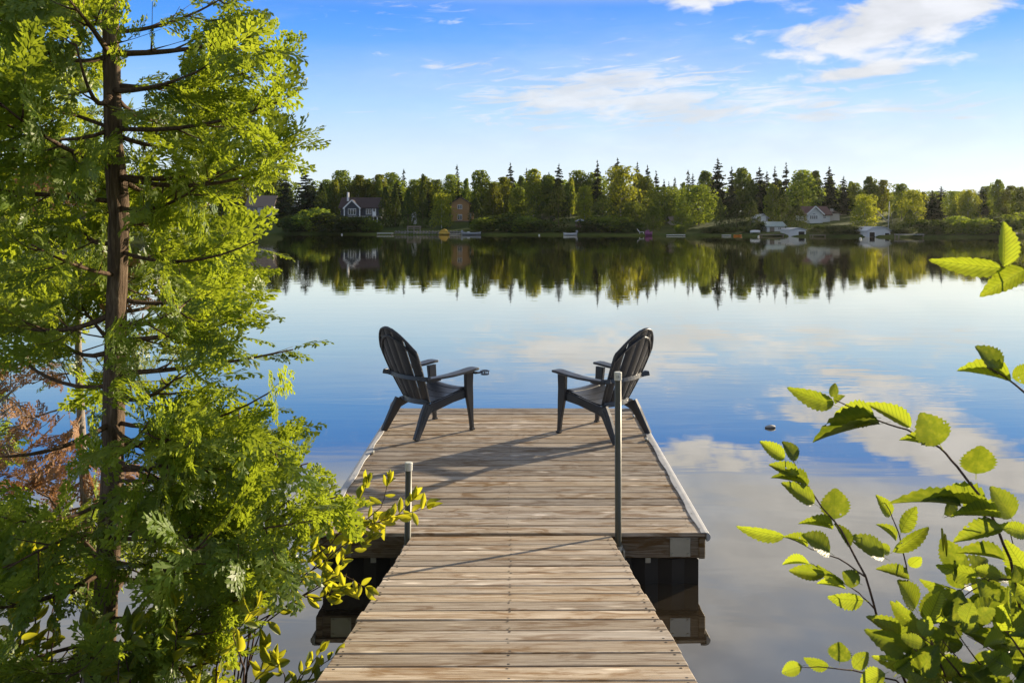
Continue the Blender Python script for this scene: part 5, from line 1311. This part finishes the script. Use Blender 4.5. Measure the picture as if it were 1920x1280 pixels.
def alder():
    rng = random.Random(17); base = Vector((1.25, 1.75, 0.70))
    root = thing('alder_shrub', 'leafy alder shrub with toothed sunlit leaves reaching in from the right edge', 'shrub', base)
    stems = {   # photograph pixels along each stem, tip last, and its distance
        'A': ([(1990, 1420), (1925, 1200), (1895, 1050), (1855, 955), (1795, 875), (1762, 838), (1700, 805), (1650, 790), (1600, 764), (1566, 750)], 1.72, 0.0062),
        'B': ([(1760, 1420), (1690, 1260), (1645, 1155), (1622, 1080), (1577, 992), (1541, 950), (1505, 895), (1480, 850)], 1.66, 0.0055),
        'C': ([(1622, 1080), (1572, 1046), (1520, 1028), (1475, 1006)], 1.66, 0.0030),
        'C2': ([(1640, 1140), (1610, 1110), (1560, 1080), (1520, 1055)], 1.67, 0.0026),
        'D': ([(1720, 1300), (1712, 1180), (1700, 1060), (1685, 1000), (1668, 955), (1655, 935)], 1.78, 0.0040),
        'E': ([(2060, 900), (1960, 770), (1905, 722), (1870, 698), (1850, 688)], 1.58, 0.0050),
        'F': ([(2060, 640), (1960, 545), (1905, 512), (1880, 500)], 1.55, 0.0045),
        'G': ([(1740, 1330), (1680, 1275), (1600, 1256), (1550, 1250), (1500, 1250)], 1.62, 0.0035),
        'H': ([(2010, 1120), (1920, 1085), (1855, 1086), (1805, 1118), (1775, 1150)], 1.68, 0.0034),
        'I': ([(1990, 1420), (1900, 1310), (1790, 1262), (1735, 1235), (1712, 1215)], 1.60, 0.0045),
        'J': ([(1720, 1250), (1740, 1160), (1770, 1130), (1810, 1100), (1850, 1080)], 1.70, 0.0034),
        'K': ([(1990, 1420), (1915, 1200), (1905, 1100), (1900, 1020), (1890, 985)], 1.85, 0.0050),
        'Lw': ([(1860, 975), (1820, 955), (1790, 965), (1770, 970)], 1.72, 0.0026)}
    for k, (pts, d, r) in stems.items():
        P = [ray(x, y, d + 0.03 * math.sin(i * 1.3)) for i, (x, y) in enumerate(pts)]
        if k in 'ABDIK': P = [base + Vector((rng.uniform(-0.12, 0.12), rng.uniform(-0.08, 0.08), -0.02))] + P
        fine = []
        for i in range(len(P) - 1):
            for q in range(3): fine.append(P[i].lerp(P[i + 1], q / 3) + Vector((rng.uniform(-1, 1), rng.uniform(-1, 1), rng.uniform(-1, 1))) * 0.0012)
        fine.append(P[-1]); n = len(fine)
        V, F = tube_data([p - base for p in fine], [0.62 * r * (1 - 0.72 * i / (n - 1)) for i in range(n)], 7); mesh_obj('stem', V, F, M['reddtwig'], root, True)
    L = [(1881,500,1891,415,45,1.55,0),(1876,503,1752,492,34,1.55,0),(1922,507,1846,546,40,1.52,1),(1876,696,1838,649,47,1.58,0),(1896,716,1802,682,28,1.58,3),(1898,708,1950,690,34,1.6,0),
     (1563,759,1482,732,34,1.72,0),(1558,744,1568,718,18,1.72,0),(1566,757,1582,740,15,1.73,3),(1640,782,1570,772,46,1.7,1),(1650,795,1527,811,28,1.7,3),(1707,802,1638,751,32,1.72,1),(1762,833,1728,776,62,1.7,0),(1752,838,1692,816,19,1.73,3),(1830,888,1834,827,60,1.74,2),
     (1849,953,1743,922,25,1.72,3),(1843,949,1788,908,42,1.72,0),(1802,949,1687,922,27,1.7,1),(1770,964,1796,930,34,1.74,0),(1896,971,1863,913,50,1.72,0),(1874,971,1793,955,22,1.7,3),(1881,992,1793,1000,38,1.68,1),(1925,1000,1878,985,28,1.7,0),
     (1471,860,1428,827,26,1.66,0),(1493,863,1471,827,32,1.66,0),(1498,895,1448,865,30,1.65,1),(1527,944,1471,903,36,1.66,0),(1514,910,1455,886,16,1.67,3),(1565,973,1561,913,52,1.67,2),(1561,992,1505,973,15,1.66,3),(1594,1025,1572,982,26,1.65,0),
     (1471,1005,1383,992,25,1.66,0),(1513,1025,1475,1001,17,1.66,3),(1556,1036,1511,1000,46,1.66,0),(1658,1045,1597,1003,42,1.68,0),(1668,1035,1644,1020,20,1.7,0),(1547,1077,1482,1068,28,1.66,1),(1518,1057,1466,1052,16,1.66,3),(1583,1093,1532,1064,22,1.66,0),(1619,1125,1554,1123,31,1.66,0),(1586,1104,1532,1088,15,1.66,3),(1612,1093,1579,1072,32,1.66,0),
     (1689,998,1707,946,42,1.78,2),(1669,967,1648,930,26,1.78,0),(1680,1014,1648,978,14,1.77,3),(1673,1034,1748,990,26,1.76,1),(1705,1061,1726,1040,24,1.78,2),(1705,1086,1651,1057,26,1.76,1),(1716,1140,1691,1088,50,1.75,0),
     (1798,1059,1766,1012,46,1.72,0),(1831,1079,1760,1064,32,1.7,0),(1885,1050,1797,1027,24,1.66,3),(1877,1080,1827,1064,28,1.7,0),(1924,1070,1885,1018,46,1.75,0),(1795,1107,1727,1097,26,1.68,1),(1877,1129,1824,1088,48,1.68,0),(1877,1179,1881,1108,62,1.62,2),(1797,1169,1761,1134,34,1.7,0),(1712,1165,1676,1138,32,1.68,1),(1719,1226,1721,1160,56,1.62,0),(1709,1223,1629,1185,44,1.6,0),(1687,1192,1640,1154,32,1.64,1),
     (1806,1208,1741,1192,30,1.64,1),(1574,1240,1576,1201,42,1.62,2),(1554,1248,1507,1237,26,1.62,0),(1504,1248,1464,1260,26,1.62,0),(1719,1246,1648,1238,30,1.6,1),(1912,1212,1861,1185,46,1.62,1),(1600,1252,1628,1222,26,1.63,0),(1660,1262,1610,1282,34,1.6,0)]
    for (a, b, c, d, w, dist, vi) in L:
        B0 = ray(a, b, dist); T = ray(c, d, dist + rng.uniform(-0.022, 0.022))
        nr = Vector((rng.uniform(-1.0, 0.7), -1, rng.uniform(-0.3, 1.3)))
        if vi == 3: nr = Vector((rng.uniform(-0.5, 0.5), -0.6, 0.9))
        put_leaf(root, ALDER[vi], B0, T, w / FOC * dist * rng.uniform(1.0, 1.12), nr, rng)
    # the dense lower right corner and what continues outside the frame
    for k in range(200):
        x = rng.uniform(1655, 2010); y = rng.uniform(1085, 1400)
        if y < 1150 and x < 1780: continue
        if y < 1240 and x < 1720: continue
        dist = rng.uniform(1.48, 1.86); l = rng.uniform(34, 84); a = rng.uniform(-2.9, 0.3)
        B0 = ray(x, y, dist); T = ray(x + l * math.cos(a), y + l * math.sin(a) * 0.75, dist + rng.uniform(-0.03, 0.03))
        put_leaf(root, ALDER[rng.randrange(4)], B0, T, l * rng.uniform(0.5, 0.72) / FOC * dist, Vector((rng.uniform(-1.2, 0.9), -1, rng.uniform(-0.3, 1.6))), rng)
    for k in range(9):        # finer twigs through the dense corner
        x = rng.uniform(1700, 1900); y = rng.uniform(1120, 1260); d = rng.uniform(1.52, 1.8); x1 = x + rng.uniform(60, 140); y1 = y + rng.uniform(60, 170)
        V, F = tube_data([p - base for p in curve(ray(x1, y1, d), ray(x, y, d + rng.uniform(-0.05, 0.05)), Vector((0, 0, rng.uniform(-0.01, 0.02))), 6)], [0.0022, 0.002, 0.0017, 0.0014, 0.0011, 0.0008], 6); mesh_obj('stem', V, F, M['reddtwig'], root, True)
    # hanging catkins
    for (x, y) in ((1766, 990), (1772, 1000), (1790, 1050), (1800, 1130), (1806, 1125), (1905, 1140), (1820, 1150), (1825, 1145)):
        p = ray(x, y, 1.70) - base; tube('catkin', [p, p + Vector((0.002, 0, -0.02)), p + Vector((0.003, 0, -0.045))], [0.002, 0.0032, 0.001], M['gale_a'], root, 6)
alder()

def gale_shrub(label, stems, seed, spacing=0.030, ln=(0.050, 0.085), start=0.38):
    """stems: list of (root xyz, [pixels], distance)"""
    rng = random.Random(seed); r0 = Vector(stems[0][0]); root = thing('leafy_shrub', label, 'shrub', r0, 0, 'yellow-green shrubs on the near bank'); n = 0
    for (rt, pts, d) in stems:
        P = [Vector(rt)] + [ray(x, y, d + rng.uniform(-0.02, 0.02)) for x, y in pts]
        fine = []
        for i in range(len(P) - 1):
            for q in range(6): fine.append(P[i].lerp(P[i + 1], q / 6) + Vector((rng.uniform(-1, 1), rng.uniform(-1, 1), rng.uniform(-1, 1))) * 0.002)
        fine.append(P[-1]); m = len(fine)
        V, F = tube_data([p - r0 for p in fine], [0.0045 * (1 - 0.75 * i / (m - 1)) for i in range(m)], 5); mesh_obj('stem', V, F, M['reddtwig'], root, True)
        acc = 0.0; s = 1
        total = sum((fine[i + 1] - fine[i]).length for i in range(m - 1)); run = 0.0
        for i in range(m - 1):
            seg = fine[i + 1] - fine[i]; run += seg.length; acc += seg.length
            if run < total * start or acc < spacing: continue
            acc = 0.0; s = -s; t = seg.normalized()
            for q in ((0,) if rng.random() < 0.3 else (0, 1)):
                if rng.random() < 0.12: continue
                side = Vector((t.z, rng.uniform(-0.6, 0.6), -t.x)).normalized() * s * (1 if q else -1)
                dr = (t * rng.uniform(0.1, 1.1) + side * rng.uniform(0.3, 1.0) + Vector((rng.uniform(-.5, .5), rng.uniform(-.5, .5), rng.uniform(-0.4, 0.5)))).normalized(); l = rng.uniform(*ln)
                put_leaf(root, GALE[rng.randrange(3)], fine[i], fine[i] + dr * l, l * rng.uniform(0.34, 0.46), Vector((rng.uniform(-0.8, 0.8), -1, rng.uniform(-0.3, 1.0))), rng); n += 1
        for q in range(3):
            t = (fine[-1] - fine[-3]).normalized(); dr = (t + Vector((rng.uniform(-0.6, 0.6), rng.uniform(-0.5, 0.5), rng.uniform(-0.3, 0.6)))).normalized(); l = rng.uniform(*ln)
            put_leaf(root, GALE[rng.randrange(3)], fine[-1], fine[-1] + dr * l, l * rng.uniform(0.34, 0.46), Vector((rng.uniform(-0.8, 0.8), -1, rng.uniform(-0.3, 1.0))), rng); n += 1
    return n
def shrubs():
    rng = random.Random(33); g = (-1.30, 3.62, bank_z(3.62) - 0.03)
    tips = [([(600, 1060), (680, 990), (745, 965), (800, 952)], 3.75), ([(620, 1020), (665, 955), (690, 905)], 3.7), ([(590, 1100), (640, 1075), (685, 1100)], 3.6), ([(640, 1010), (715, 950), (728, 905)], 3.8), ([(600, 1120), (655, 1095), (640, 1115)], 3.55), ([(600, 1100), (650, 1040), (690, 1010)], 3.65), ([(560, 1010), (630, 950)], 3.72), ([(660, 985), (735, 975), (775, 935)], 3.78)]
    gale_shrub('yellow-green shrub branch reaching past the cedar towards the short pipe', [((g[0] + rng.uniform(-0.12, 0.12), g[1] + rng.uniform(-0.05, 0.1), g[2]), [(rng.uniform(410, 500), rng.uniform(1100, 1200))] + p, d) for p, d in tips], 3, 0.021, (0.045, 0.080), 0.60)
    g2 = (-0.78, 3.05, bank_z(3.05) - 0.03)
    gale_shrub('small shrub with pale leaves at the lower left corner of the gangway', [
        (g2, [(560, 1300), (590, 1255), (628, 1228)], 3.15), (g2, [(550, 1310), (570, 1262), (600, 1222)], 3.2), (g2, [(530, 1320), (535, 1270), (520, 1240)], 3.15), (g2, [(560, 1310), (600, 1270), (645, 1250)], 3.1), (g2, [(540, 1310), (560, 1270), (575, 1250)], 3.05)], 4, 0.028, (0.035, 0.055))
    st = []
    for k in range(17):
        x = 40 + 470 * k / 16 + rng.uniform(-20, 20); d = rng.uniform(2.95, 3.45); y = rng.uniform(1120, 1235)
        X = (x - 20 - VX) / FOC * d
        st.append(((X, d, bank_z(d) - 0.03), [(x - 10 + rng.uniform(-15, 15), y + 110), (x + rng.uniform(-20, 20), y + 50), (x + rng.uniform(-10, 25), y)], d))
    gale_shrub('low yellow-green thicket at the foot of the foreground cedar', st, 5, 0.030)
    st = []
    for k in range(6):
        x = -30 + 26 * k + rng.uniform(-8, 8); d = rng.uniform(3.3, 3.7); y = rng.uniform(1040, 1140); X = (x - 20 - VX) / FOC * d
        st.append(((X, d, bank_z(d) - 0.03), [(x - 6, y + 160), (x + rng.uniform(-15, 15), y + 70), (x + rng.uniform(-10, 35), y)], d))
    gale_shrub('leafy shrub at the bottom left corner beside the dying cedar', st, 6, 0.034)
shrubs()

# ------------------------------------------------------------------ thin scattering air added in place of the sun flare at right
def flare_haze():
    m = bpy.data.materials.new('flare_haze_air'); m.use_nodes = True; t = NT(m.node_tree); t.n.clear()
    v = t.new('ShaderNodeVolumePrincipled'); v.inputs['Color'].default_value = (0.95, 0.95, 0.93, 1); v.inputs['Density'].default_value = 0.00005; v.inputs['Anisotropy'].default_value = 0.62
    o = t.new('ShaderNodeOutputMaterial'); t.put(o.inputs['Volume'], v.outputs[0])
    x0, x1, y0, y1, z0, z1 = -900, 900, -60, 760, -2.0, 32.0
    V = [(x0, y0, z0), (x1, y0, z0), (x1, y1, z0), (x0, y1, z0), (x0, y0, z1), (x1, y0, z1), (x1, y1, z1), (x0, y1, z1)]
    h = mesh_obj('flare_haze', V, [(0, 3, 2, 1), (4, 5, 6, 7), (0, 1, 5, 4), (1, 2, 6, 5), (2, 3, 7, 6), (3, 0, 4, 7)], m); stuff(h)
flare_haze()
